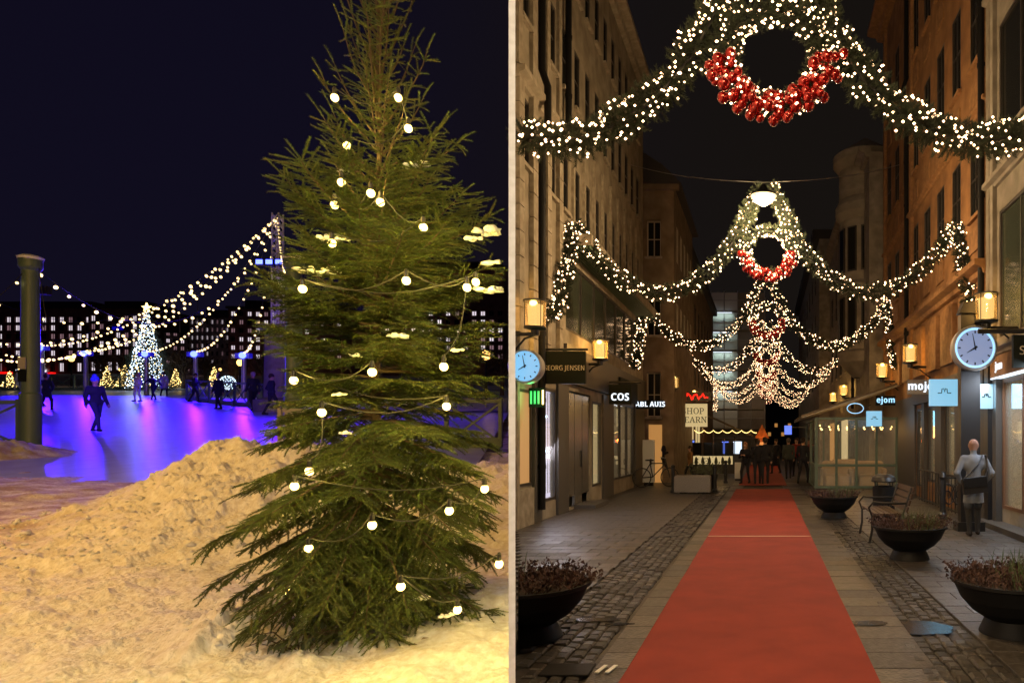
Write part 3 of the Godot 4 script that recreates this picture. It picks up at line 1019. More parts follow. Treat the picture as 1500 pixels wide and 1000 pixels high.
func string_of_lights(label: String, a: Vector3, b: Vector3, sag: float, gap: float, r := 0.06) -> void:
	var o := thing("light_string", label, "string lights", a, "bulb strings over the rink")
	var len := a.distance_to(b)
	var pts := []
	var n := 24
	for i in n + 1:
		var s := i / float(n)
		pts.append((b - a) * s - Vector3(0, sag * 4.0 * s * (1.0 - s), 0))
	var mb := MB.new()
	mb.tube(pts, 0.012, 4, false)
	part(o, "cable", mb, M.cable)
	mb = MB.new()
	var k := maxi(3, int(len / gap))
	for i in k:
		var s := (i + 0.5 + rng.randf_range(-0.2, 0.2)) / k
		var p := (b - a) * s - Vector3(0, sag * 4.0 * s * (1.0 - s) + 0.1, 0)
		mb.ball(p, Vector3.ONE * r * rng.randf_range(0.65, 1.0), 4, 6)
	part(o, "bulbs", mb, M.bulb_string).set_meta("kind", "stuff")

func make_rink_things() -> void:
	var mb: MB
	# posts and fences
	var p1 := big_post("big green post with snow cap at the rink edge, farthest left", rink(-19.35, 17.95), 4.95)
	mb = MB.new()
	mb.slab(Vector3(-0.1, 2.05, 0.2), Vector3(0.1, 2.35, 0.22))
	part(p1, "notice", mb, M.sign_gold)
	mb = MB.new()
	mb.slab(Vector3(-0.1, 1.72, 0.2), Vector3(0.1, 2.03, 0.22))
	part(p1, "notice", mb, M.sign_black)
	mb = MB.new()
	mb.tube([Vector3(0.33, 4.7, 0.1), Vector3(0.42, 4.0, 0.1), Vector3(0.48, 3.6, 0.1), Vector3(0.55, 3.3, 0.1), Vector3(0.45, 3.15, 0.1), Vector3(0.4, 3.4, 0.1)], 0.012, 4)
	part(p1, "cable_loop", mb, M.cable)
	var p2 := big_post("big green post with snow cap half hidden behind the spruce", rink(-12.42, 17.95), 4.95)
	for e in [[p1, rink(-23.5, 24.5), Color(0.24, 0.02, 1)], [p2, rink(-16.5, 24.0), Color(0.32, 0.03, 1)]]:   # unseen floods added on the big posts to make the ice bluer
		mb = MB.new()
		mb.box(Vector3(0, 4.2, -0.32), Vector3(0.3, 0.22, 0.16))
		part(e[0], "lamp_housing", mb, M.black_paint)
		mb = MB.new()
		mb.box(Vector3(0, 4.2, -0.41), Vector3(0.24, 0.16, 0.02))
		part(e[0], "lamp_lens", mb, M.blue_lamp)
		spot(e[0], e[0].position + Vector3(0, 4.2, -0.5), e[1], e[2], 40.0, 46.0, 0.12)
	for e in [[-33.0, 22.0, -25.5, 21.0, "in front"], [-44.0, 33.0, -36.0, 30.5, "farther off"]]:
		var fp := thing("blue_floodlight", "blue floodlight on a grey post beyond the left edge of the picture, " + e[4], "floodlight", rink(e[0], e[1]), "blue floodlights round the ice")
		mb = MB.new()
		mb.tube([Vector3(0, -0.1, 0), Vector3(0, 5.0, 0)], [0.16, 0.1], 8)
		part(fp, "post", mb, M.steel)
		mb = MB.new()
		mb.box(Vector3(0.16, 5.0, 0), Vector3(0.2, 0.3, 0.6))
		part(fp, "lamp_housing", mb, M.black_paint)
		mb = MB.new()
		mb.box(Vector3(0.27, 5.0, 0), Vector3(0.02, 0.24, 0.5))
		part(fp, "lamp_lens", mb, M.blue_lamp)
		spot(fp, rink(e[0] + 0.4, e[1], 5.0), rink(e[2], e[3]), Color(0.22, 0.02, 1), 66.0, 38.0, 0.2)
	rail_fence("green crossed rail fence left of the big leftmost post", rink(-21.4, 17.4), rink(-19.6, 17.9), 1, 1.25, M.green_paint, 0.2, "rink fences")
	rail_fence("green crossed rail fence behind the right side of the spruce", rink(-8.4, 17.95, 0.02), rink(-7.0, 18.0, 0.02), 1, 1.25, M.green_paint, 0.2, "rink fences")
	rail_fence("long dark crossed rail fence round the island behind the skaters", rink(-35.4, 41.7), rink(-21.0, 30.7), 8, 1.25, M.green_paint, 0.15, "rink fences")
	rail_fence("dark crossed rail fence closing the far side of the ice", rink(-68.0, 57.5), rink(-52.5, 57.5), 8, 1.3, M.green_paint, 0.15, "rink fences")
	var g := thing("wooden_gate", "short pale wooden gate railing between snow heap and spruce", "gate", rink(-12.1, 17.0, 0.05))
	for k in [[0.0, 0.0], [0.42, -0.45]]:
		mb = MB.new()
		mb.box(Vector3(k[0], 0.5, k[1]), Vector3(0.09, 1.1, 0.09))
		part(g, "post", mb, M.pale_wood)
	for y in [0.55, 1.0]:
		mb = MB.new()
		mb.bar(Vector3(0, y, 0), Vector3(0.42, y, -0.45), 0.06, 0.1)
		part(g, "rail", mb, M.pale_wood)
	for k in 4:
		mb = MB.new()
		mb.box(Vector3(0.08 + 0.09 * k, 0.5, -0.09 - 0.095 * k), Vector3(0.05, 0.9, 0.05))
		part(g, "baluster", mb, M.pale_wood)
	# lattice mast that carries the bulb strings
	var mast := thing("lattice_mast", "pale lattice mast carrying all the bulb strings over the rink", "mast", rink(-22.9, 32.0))
	mb = MB.new()
	mb.lathe(Vector3.ZERO, [Vector2(0.95, -0.1), Vector2(0.95, 0.5), Vector2(0.55, 0.6), Vector2(0.5, 3.6), Vector2(0.75, 3.8), Vector2(0.75, 4.0), Vector2(0.0, 4.05)], 4, Basis(Vector3.UP, PI / 4))
	part(mast, "pedestal", mb, M.grey_stone)
	for k in [[-1, -1], [1, -1], [1, 1], [-1, 1]]:
		mb = MB.new()
		mb.tube([Vector3(0.17 * k[0], 4.0, 0.17 * k[1]), Vector3(0.15 * k[0], 9.25, 0.15 * k[1])], 0.035, 6)
		part(mast, "leg", mb, M.mast_paint)
	mb = MB.new()
	for i in 15:
		var y := 4.05 + i * 0.345
		for k in 4:
			var a := Vector3([-1, 1, 1, -1][k], 0, [-1, -1, 1, 1][k]) * 0.16
			var b := Vector3([1, 1, -1, -1][k], 0, [-1, 1, 1, -1][k]) * 0.16
			mb.tube([a + Vector3(0, y, 0), b + Vector3(0, y + 0.345, 0)], 0.02, 4, false)
			mb.tube([b + Vector3(0, y, 0), a + Vector3(0, y + 0.345, 0)], 0.02, 4, false)
	part(mast, "bracing", mb, M.mast_paint).set_meta("kind", "stuff")
	var top := rink(-22.9, 32.0, 9.2)
	# blue floodlights on posts round the ice
	var blues := [[61, 510, 50.0, "behind the big leftmost post"], [125, 518, 50.0, "left of the lit Christmas tree"], [214, 519, 49.0, "in front of the lit Christmas tree"], [286, 519, 45.0, "at the far end of the island fence"], [357, 521, 43.0, "right of the others before the brown office block"]]
	var lampends := []
	for b in blues:
		var head := at(b[0], b[1], b[2])
		var foot := Vector3(head.x, slope(b[2]), head.z)
		var h := head.y - foot.y
		var o := thing("blue_floodlight", "blue floodlight on a grey post " + b[3], "floodlight", foot, "blue floodlights round the ice")
		mb = MB.new()
		mb.tube([Vector3(0, -0.1, 0), Vector3(0, h - 0.1, 0)], [0.16, 0.13], 8)
		part(o, "post", mb, M.steel)
		mb = MB.new()
		mb.box(Vector3(0.0, h, 0.02), Vector3(0.9, 0.3, 0.3))
		part(o, "lamp_housing", mb, M.blue_hood)
		mb = MB.new()
		mb.ball(Vector3(0.05, h, 0.2), Vector3(0.24, 0.2, 0.1), 6, 10)
		part(o, "lamp_lens", mb, M.blue_lamp)
		spot(o, head + Vector3(0.05, 0, 0.5), rink(head.x + 3.0, b[2] - 6.5), Color(0.2, 0.03, 1), 95.0, 42.0, 0.25)
		lampends.append(head + Vector3(0, 0.3, 0))
	# floods added high on the mast to wash the near ice blue and violet
	var fl := thing("added_mast_flood", "added bank of blue floodlights high on the lattice mast", "floodlight", rink(-22.9, 31.55, 6.9))
	for k in 3:
		mb = MB.new()
		mb.box(Vector3(-0.45 + 0.45 * k, 0, 0), Vector3(0.36, 0.26, 0.2))
		part(fl, "lamp_housing", mb, M.black_paint)
		mb = MB.new()
		mb.box(Vector3(-0.45 + 0.45 * k, 0, 0.115), Vector3(0.3, 0.2, 0.02))
		part(fl, "lamp_lens", mb, M.blue_lamp)
		spot(fl, rink(-22.9 - 0.45 + 0.45 * k, 31.25, 6.9), rink([-27.5, -21.0, -14.5][k], [25.5, 23.0, 25.0][k]), [Color(0.26, 0.03, 1), Color(0.24, 0.02, 1), Color(0.4, 0.05, 1)][k], 92.0, 34.0, 0.2)
	# bulb strings from the mast head
	for i in lampends.size():
		string_of_lights("bulb string from mast to the blue floodlight " + ["at far left", "left of the tree", "before the lit tree", "at the fence end", "farthest right"][i], top, lampends[i], 1.6, 0.9, 0.075)
	var post_tip := rink(-19.35, 17.95, 4.85)
	string_of_lights("thick bulb string from mast to the big leftmost post", top, post_tip, 3.1, 0.6, 0.055)
	string_of_lights("bulb string from mast to the post half hidden behind the spruce", top, rink(-12.42, 17.95, 4.85), 1.2, 0.55, 0.045)
	string_of_lights("highest bulb string running left from the mast out of the picture", top, at(-160, 330, 30.0), 4.6, 0.75, 0.07)
	string_of_lights("bulb string running left from the mast, second from the top", top, at(-220, 400, 40.0), 5.0, 0.8, 0.08)
	string_of_lights("bulb string running left from the mast over the lit Christmas tree", top, at(-120, 440, 46.0), 5.2, 0.85, 0.085)
	string_of_lights("lowest bulb string running left from the mast before the brown block", top, at(-100, 480, 52.0), 4.4, 0.9, 0.09)
	string_of_lights("short bulb string from the big leftmost post out to the left", post_tip, at(-120, 470, 16.0), 0.5, 0.9, 0.05)
	# the skaters
	var pg := "skaters on the ice"
	var dark := Color(0.012, 0.012, 0.03)
	person("skater in dark clothes and blue hat leaning into a fast glide", rink(-21.9, 22.3, 0.0), {"turn": -1.9, "lean": 0.12, "side": 0.1, "stride": 0.2, "shift": 0.0, "gap": 0.12, "skates": true, "hat": true, "hat_color": Color(0.05, 0.08, 0.6), "tall": 1.8, "legs": Color(0.02, 0.02, 0.06), "top": dark, "cell": 0.028}, pg)
	person("skater in long dark coat with pale hat right of the big leftmost post", rink(-34.4, 32.6, 0.0), {"coat": 0.62, "skates": true, "hat": true, "hat_color": Color(0.45, 0.3, 0.5), "arms": "pocket", "tall": 1.75, "top": dark, "turn": 0.3}, pg)
	person("skater in dark jacket and red hat just right of the big leftmost post", rink(-37.8, 35.4, 0.0), {"skates": true, "hat": true, "hat_color": Color(0.6, 0.05, 0.05), "tall": 1.6, "top": dark, "turn": 2.6}, pg)
	person("skater all in white standing on the ice", rink(-37.2, 40.4, 0.0), {"skates": true, "top": Color(0.7, 0.62, 0.66), "legs": Color(0.7, 0.62, 0.66), "hair": Color(0.3, 0.2, 0.12), "long_hair": true, "tall": 1.72, "stride": 0.05, "turn": 2.9}, pg)
	person("skater in black bending forward with arms out", rink(-37.6, 41.9, 0.0), {"skates": true, "arms": "out", "lean": 0.3, "tall": 1.6, "stride": 0.2, "top": dark, "turn": 1.2}, pg)
	person("figure in pale lilac coat standing beyond the black skater", rink(-41.3, 46.8, 0.0), {"coat": 0.6, "top": Color(0.35, 0.28, 0.45), "tall": 1.7, "turn": 0.4}, pg)
	person("skater in dark coat by the island fence, nearest the middle", rink(-26.8, 33.4, 0.0), {"coat": 0.7, "skates": true, "hat": true, "hat_color": Color(0.4, 0.25, 0.5), "tall": 1.72, "top": dark, "turn": 1.4}, pg)
	person("person in dark jacket leaning on the far end of the island fence", rink(-33.2, 39.6, 0.0), {"tall": 1.7, "top": dark, "turn": -1.0, "arms": "phone", "lean": 0.1}, pg)
	person("tall skater in blue-lit dark clothes with legs apart by the fence", rink(-24.2, 32.2, 0.0), {"skates": true, "tall": 1.85, "stride": 0.16, "gap": 0.16, "top": dark, "turn": 1.1, "hair": Color(0.3, 0.2, 0.3)}, pg)
	person("skater partly hidden by the left branches of the spruce", rink(-21.6, 31.0 - 1.2, 0.0), {"skates": true, "tall": 1.8, "top": dark, "turn": -0.6, "arms": "pocket"}, pg)
	person("small person in white jacket far left before the red cafe sign", rink(-61.0, 55.6, 0.05), {"tall": 1.7, "top": Color(0.5, 0.45, 0.5), "legs": Color(0.5, 0.45, 0.5), "turn": 2.0}, "")
	# Christmas tree with cool lights beyond the ice
	var xt := thing("christmas_tree", "cone shaped Christmas tree covered in cool white lights, star on top", "tree", rink(-52.1, 57.4, 0.0))
	lit_cone(xt, 6.7, 1.35, 560, M.bulb_cool, 0.055, M.bulb_warm_small)
	mb = MB.new()
	var star := PackedVector2Array()
	for i in 10:
		var r := 0.42 if i % 2 == 0 else 0.17
		star.append(Vector2(sin(TAU * i / 10.0), cos(TAU * i / 10.0)) * r)
	mb.prism(star, -0.06, 0.06)
	part(xt, "star_light", mb, M.bulb_warm_small, Vector3(0, 6.95, 0))
	omni(xt, Vector3(0, 3.5, 1.8), Color(0.85, 0.92, 1), 3.0, 0.6)
	# small lit conifers and globes in the park
	for s in [[156, 552, 60.0, 1.9, "left of the big Christmas tree"], [182, 556, 62.0, 2.1, "just left of the big Christmas tree"], [257, 553, 62.0, 1.7, "right of the big Christmas tree"], [313, 547, 64.0, 1.9, "above the island fence"], [178, 571, 59.0, 1.3, "low beside the big Christmas tree"], [13, 565, 60.0, 1.5, "at the far left under the cafe sign"]]:
		var p := at(s[0], s[1], s[2])
		var base := Vector3(p.x, slope(s[2]), p.z)
		var c := thing("lit_conifer", "small conifer strung with warm lights " + s[4], "tree", base, "small lit conifers in the park")
		lit_cone(c, s[3], 0.5, 70, M.bulb_warm_small, 0.05, M.bulb_warm_small)
	var gl := thing("light_globe", "round ball of white lights standing in the snow behind the fence", "light globe", Vector3(at(333, 545, 46.0).x, slope(46.0), -46.0))
	mb = MB.new()
	mb.tube([Vector3(0, -0.05, 0), Vector3(0, 0.5, 0)], 0.05, 6)
	part(gl, "stand", mb, M.dark_metal)
	mb = MB.new()
	for i in 90:
		var th := acos(1.0 - 2.0 * (i + 0.5) / 90.0)
		mb.spark(Vector3(0, 0.95, 0) + Vector3(sin(th) * cos(i * 2.4), cos(th), sin(th) * sin(i * 2.4)) * 0.45, 0.03)
	part(gl, "bulbs", mb, M.bulb_cool).set_meta("kind", "stuff")
	# park lanterns
	for s in [[104, 525, 66.0, "before the brown block"], [351, 531, 60.0, "beside the rightmost blue floodlight"], [712, 520, 40.0, "seen past the right branches of the spruce"], [28, 540, 150.0, "far off at the left before the brown block"], [175, 541, 150.0, "far off behind the lit Christmas tree"], [268, 540, 136.0, "far off before the grey block"], [322, 541, 136.0, "far off between the grey and the brown block"], [395, 541, 128.0, "far off before the dark brown block"]]:
		var head := at(s[0], s[1], s[2])
		var h: float = head.y - slope(s[2])
		var o := thing("park_lantern", "lantern with glowing white globe " + s[3], "street lamp", Vector3(head.x, slope(s[2]), head.z), "park lanterns")
		mb = MB.new()
		mb.tube([Vector3(0, -0.1, 0), Vector3(0, h - 0.25, 0)], [0.08, 0.05], 8)
		part(o, "post", mb, M.dark_metal)
		mb = MB.new()
		mb.ball(Vector3(0, h, 0), Vector3(0.24, 0.3, 0.24), 8, 12)
		part(o, "lamp_globe", mb, M.street_lamp_glow)
		mb = MB.new()
		mb.lathe(Vector3(0, h + 0.24, 0), [Vector2(0.3, 0.0), Vector2(0.05, 0.16), Vector2(0.0, 0.2)], 10)
		part(o, "hood", mb, M.dark_metal)
		omni(o, Vector3(0, h, 0), Color(1, 0.8, 0.6) if s[2] < 100.0 else Color(1, 0.72, 0.75), 8.0 if s[2] < 100.0 else 130.0, 0.24)

func lit_cone(o: Node3D, h: float, r: float, n: int, m: Material, size: float, m2: Material) -> void:
	var mb := MB.new()
	mb.tube([Vector3(0, -0.1, 0), Vector3(0, h * 0.9, 0)], [0.05 * h * 0.3, 0.01], 6)
	part(o, "trunk", mb, M.bark)
	if not shared.has("tuft"):
		shared.tuft = sprig(0.5, 46, 0.16, 5, 0.1)
	var where := []
	var k := int(n * 0.9)
	for i in k:
		var t := pow(rng.randf(), 0.6)
		var a := rng.randf() * TAU
		var rr := r * t * rng.randf_range(0.3, 0.95)
		var dir := Vector3(cos(a), -0.25, sin(a)).normalized()
		var s := 0.35 + 0.5 * t * r
		where.append(Transform3D(Basis.looking_at(dir, Vector3.UP).scaled(Vector3(4 * s, 4 * s, s) * 0.8), Vector3(cos(a) * rr, h * (1.0 - t) + 0.15, sin(a) * rr)))
	many(o, "foliage", shared.tuft, M.garland_needles, where)
	for w in 2:
		mb = MB.new()
		for i in (n if w == 0 else n / 4):
			var t := pow((i + 0.5) / (n if w == 0 else n / 4), 0.55)
			var a := i * 2.39996 + w
			var rr := r * (t * 0.97 + 0.03) * rng.randf_range(0.8, 1.08)
			mb.spark(Vector3(cos(a) * rr, h * (1.0 - t) + 0.1 + rng.randf_range(0.0, 0.2), sin(a) * rr), size * rng.randf_range(0.6, 1.2))
		part(o, "bulbs", mb, m if w == 0 else m2).set_meta("kind", "stuff")

# office blocks round the park: walls with real openings, every window a part
func park_block(label: String, origin: Vector3, turn: float, w: float, h: float, deep: float, rows: Array, n: int, m: Material, lit: float, extra := {}) -> Node3D:
	var b := thing("office_block", label, "building", origin, "", Basis(Vector3.UP, turn))
	var holes := []
	var gap := w / n
	var q := RandomNumberGenerator.new()
	q.seed = int(w * 100)
	for r in rows:
		for i in n:
			holes.append([gap * (i + 0.22), gap * (i + 0.78), r[0], r[1]])
	var mb := MB.new()
	mb.wall(0, w, -4.0, h, holes, 0.35)
	mb.quad(Vector3(0, -4, -deep), Vector3(0, -4, 0), Vector3(0, h, 0), Vector3(0, h, -deep))
	mb.quad(Vector3(w, -4, 0), Vector3(w, -4, -deep), Vector3(w, h, -deep), Vector3(w, h, 0))
	mb.quad(Vector3(w, -4, -deep), Vector3(0, -4, -deep), Vector3(0, h, -deep), Vector3(w, h, -deep))
	part(b, "wall", mb, m)
	mb = MB.new()
	mb.slab(Vector3(-0.3, h, -deep), Vector3(w + 0.3, h + 0.5, 0.4))
	mb.slab(Vector3(2.0, h + 0.5, -deep + 2.0), Vector3(w - 2.0, h + 2.2, -2.0))
	part(b, "roof", mb, M.roof)
	var key := "park%d" % int(w * 100)
	for r in rows.size():
		var hh: float = rows[r][1] - rows[r][0]
		mb = MB.new()
		var ww := gap * 0.56
		for e in [[0.0, 0.08], [ww / 2 - 0.05, ww / 2 + 0.05], [ww - 0.08, ww]]:
			mb.slab(Vector3(e[0], 0, -0.3), Vector3(e[1], hh, -0.2))
		for e in [[0.0, 0.08], [hh - 0.08, hh]]:
			mb.slab(Vector3(0, e[0], -0.305), Vector3(ww, e[1], -0.195))
		var frame := mb.done()
		mb = MB.new()
		mb.slab(Vector3(0, 0, -0.34), Vector3(ww, hh, -0.31))
		var pane := mb.done()
		for i in n:
			var o := part(b, "window", frame, M.dark_frame, Vector3(gap * (i + 0.22), rows[r][0], 0))
			var f := q.randf()
			part(o, "pane", pane, M.window_office if f < lit else (M.window_dimmer if f < lit + 0.25 else M.dark_glass))
	return b

func make_park_buildings() -> void:
	var d := 170.0
	var mb: MB
	var y0 := at(0, 566, d).y
	var rows := []
	for y in [540.0, 517.0, 505.0, 492.5, 480.0, 468.0]:
		var a := at(0, y + 4.0, d).y - y0
		rows.append([a, a + (1.4 if y < 530 else 2.2)])
	var b := park_block("long brown brick office block with lit windows and a red cafe sign", Vector3(at(-60, 0, d).x, y0, -d), 0.0, 33.0, at(0, 452, d).y - y0, 14.0, rows, 15, M.rink_brick, 0.5)
	# cafe front with its awning and sign
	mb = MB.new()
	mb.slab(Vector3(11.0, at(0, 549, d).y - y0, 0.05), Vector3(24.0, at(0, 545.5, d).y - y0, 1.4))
	var aw := part(b, "glowing_awning", mb, M.sign_red)  # awning slab given a red glow of its own, no lamp
	lettering(aw, "AMERICAN CAFE", M.sign_white, Vector3(18.0, at(0, 543.2, d).y - y0, 0.3), 0.75, Basis.IDENTITY, "Droid Sans", 0.1, 700)
	for i in 9:
		mb = MB.new()
		mb.slab(Vector3(10.4 + i * 2.5, 0.2, 0.05), Vector3(12.2 + i * 2.5, 2.6, 0.15))
		part(b, "shop_window", mb, [M.window_office, M.window_cream, M.window_dimmer][i % 3])
	b = park_block("reddish brown office block with upper windows lit, right of the long block", Vector3(at(129, 0, d - 2).x, y0, -d + 2), 0.0, 14.3, at(0, 454, d).y - y0, 13.0, rows, 7, M.rink_brick, 0.45)
	mb = MB.new()
	mb.slab(Vector3(6.0, at(0, 485, d).y - y0, 0.05), Vector3(8.6, at(0, 480.5, d).y - y0, 0.2))
	part(b, "blue_sign", mb, M.blue_hood)
	rows = []
	y0 = at(0, 560, 150.0).y
	for y in [533.0, 521.0, 509.5, 497.5, 486.0, 474.5]:
		var a := at(0, y, 150.0).y - y0
		rows.append([a, a + 1.0])
	park_block("pale grey office block with rounded corner and rows of lit windows", Vector3(at(277, 0, 150).x, y0, -150), 0.0, 8.8, at(0, 466, 150).y - y0, 14.0, rows, 8, M.rink_grey, 0.5)
	park_block("dim side wing of the pale grey office block", Vector3(at(240, 0, 166).x, y0, -166), 0.55, 9.5, at(0, 470, 150).y - y0, 10.0, rows, 7, M.rink_grey, 0.12)
	park_block("dark brown office block with lit window rows behind the mast", Vector3(at(334, 0, 140).x, y0, -140), 0.12, 22.0, at(0, 452, 140).y - y0, 14.0, rows, 14, M.rink_brick, 0.5)
	park_block("dim office block seen past the right branches of the spruce", Vector3(at(560, 0, 140).x, y0, -140), 0.0, 25.0, at(0, 395, 140).y - y0, 14.0, rows, 14, M.rink_brick, 0.3)
	for s in [[263, 458], [289, 442], [357, 443]]:
		var p := at(s[0], s[1] + 25.0, 150)
		var f := thing("flagpole", ["pale flagpole on the wing of the grey block", "pale flagpole on the roof of the grey block", "pale flagpole on the roof of the brown block"][[263, 289, 357].find(s[0])], "flagpole", p, "rooftop flagpoles")
		mb = MB.new()
		mb.tube([Vector3(0, -0.6, 0), Vector3(0, 3.6, 0)], [0.12, 0.06], 6)
		part(f, "pole", mb, M.mast_paint)
		mb = MB.new()
		mb.ball(Vector3(0, 3.65, 0), Vector3.ONE * 0.12, 4, 6)
		part(f, "finial", mb, M.mast_paint)
	# bare dark trees between the ice and the buildings
	var spots := [[20, 72.0], [60, 76.0], [150, 70.0], [178, 66.0], [248, 66.0], [268, 60.0], [300, 70.0], [345, 66.0], [385, 58.0], [420, 66.0], [690, 44.0], [735, 48.0]]
	var told := ["at the far left", "behind the big leftmost post", "left of the lit Christmas tree", "close left of the lit Christmas tree", "close right of the lit Christmas tree", "at the island fence end", "before the grey block", "before the brown block", "left of the mast", "behind the mast", "past the right branches of the spruce", "beside the white divider"]
	for i in spots.size():
		var q := RandomNumberGenerator.new()
		q.seed = 300 + i
		var t := thing("bare_tree", "bare dark winter tree " + told[i], "tree", rink((spots[i][0] - 1122.0) * spots[i][1] / 1000.0, spots[i][1]), "bare park trees")
		mb = MB.new()
		mb.tube([Vector3(0, -0.1, 0), Vector3(0.05, 1.2, 0), Vector3(0.0, 2.2, 0.05)], [0.16, 0.12, 0.09], 7)
		part(t, "trunk", mb, M.bark)
		mb = MB.new()
		for k in 34:
			var p := Vector3(0, q.randf_range(1.0, 2.2), 0)
			var dir := Vector3(q.randf_range(-1, 1), q.randf_range(0.3, 1.1), q.randf_range(-1, 1)).normalized()
			var e := p + dir * q.randf_range(0.8, 1.5)
			mb.tube([p, e], [0.05, 0.025], 4, false)
			for j in 6:
				var d2 := (dir + Vector3(q.randf_range(-1, 1), q.randf_range(-0.2, 0.9), q.randf_range(-1, 1)) * 0.9).normalized()
				var s := p.lerp(e, q.randf_range(0.4, 1.0))
				mb.tube([s, s + d2 * q.randf_range(0.4, 0.9)], [0.022, 0.008], 3, false)
		part(t, "crown", mb, M.bark)
	# street lamps outside the picture that light the foreground snow, the last added to whiten the divider
	for s in [[-12.5, 6.4, -3.2, 118.0, "beyond the left edge of the picture"], [-4.4, 5.4, 3.4, 30.0, "behind the camera on the rink side"], [-1.5, 3.7, 1.1, 20.0, "added behind the camera to whiten the divider end"]]:
		var foot := Vector3(s[0], slope(-s[2]) - 0.1, s[2])
		var o := thing("street_lamp", "tall street lamp with warm head " + s[4], "street lamp", foot, "warm street lamps")
		var h: float = s[1] - foot.y
		mb = MB.new()
		mb.tube([Vector3(0, 0, 0), Vector3(0, h + 0.1, 0)], [0.09, 0.05], 8)
		part(o, "post", mb, M.dark_metal)
		mb = MB.new()
		mb.lathe(Vector3(0, h, 0), [Vector2(0.1, 0.12), Vector2(0.35, 0.02), Vector2(0.3, 0.2), Vector2(0.0, 0.3)], 12)
		part(o, "hood", mb, M.dark_metal)
		mb = MB.new()
		mb.ball(Vector3(0, h - 0.1, 0), Vector3(0.17, 0.14, 0.17), 6, 10)
		part(o, "lamp_globe", mb, M.street_lamp_glow)
		omni(o, Vector3(0, h - 0.1, 0), Color(1, 0.76, 0.37) if s[0] < -6.0 else (Color(1, 0.8, 0.46) if s[0] < -2.0 else Color(1, 0.95, 0.88)), s[3], 0.15)

# ---------------------------------------------------------------- the street
func pieces(base: Node3D, called: String, list: Array, rest: String) -> void:   # list of [Transform3D, mesh, material, d]; the nearest 300 are parts, the others one joined part
	list.sort_custom(func(a, b): return a[3] < b[3])
	var mb := MB.new()
	var far: Material = null
	for i in list.size():
		var e: Array = list[i]
		if i < 295:
			part(base, called, e[1], e[2], e[0].origin, e[0].basis)
		else:
			far = M[rest]
			var s: Vector3 = e[0].basis.get_scale()
			mb.box(e[0].origin - Vector3(0, 0.012, 0), Vector3(s.x * e[4].x, 0.024, s.z * e[4].y), Basis(e[0].basis.get_rotation_quaternion()))
	if far:
		part(base, called + "_field", mb, far).set_meta("kind", "stuff")

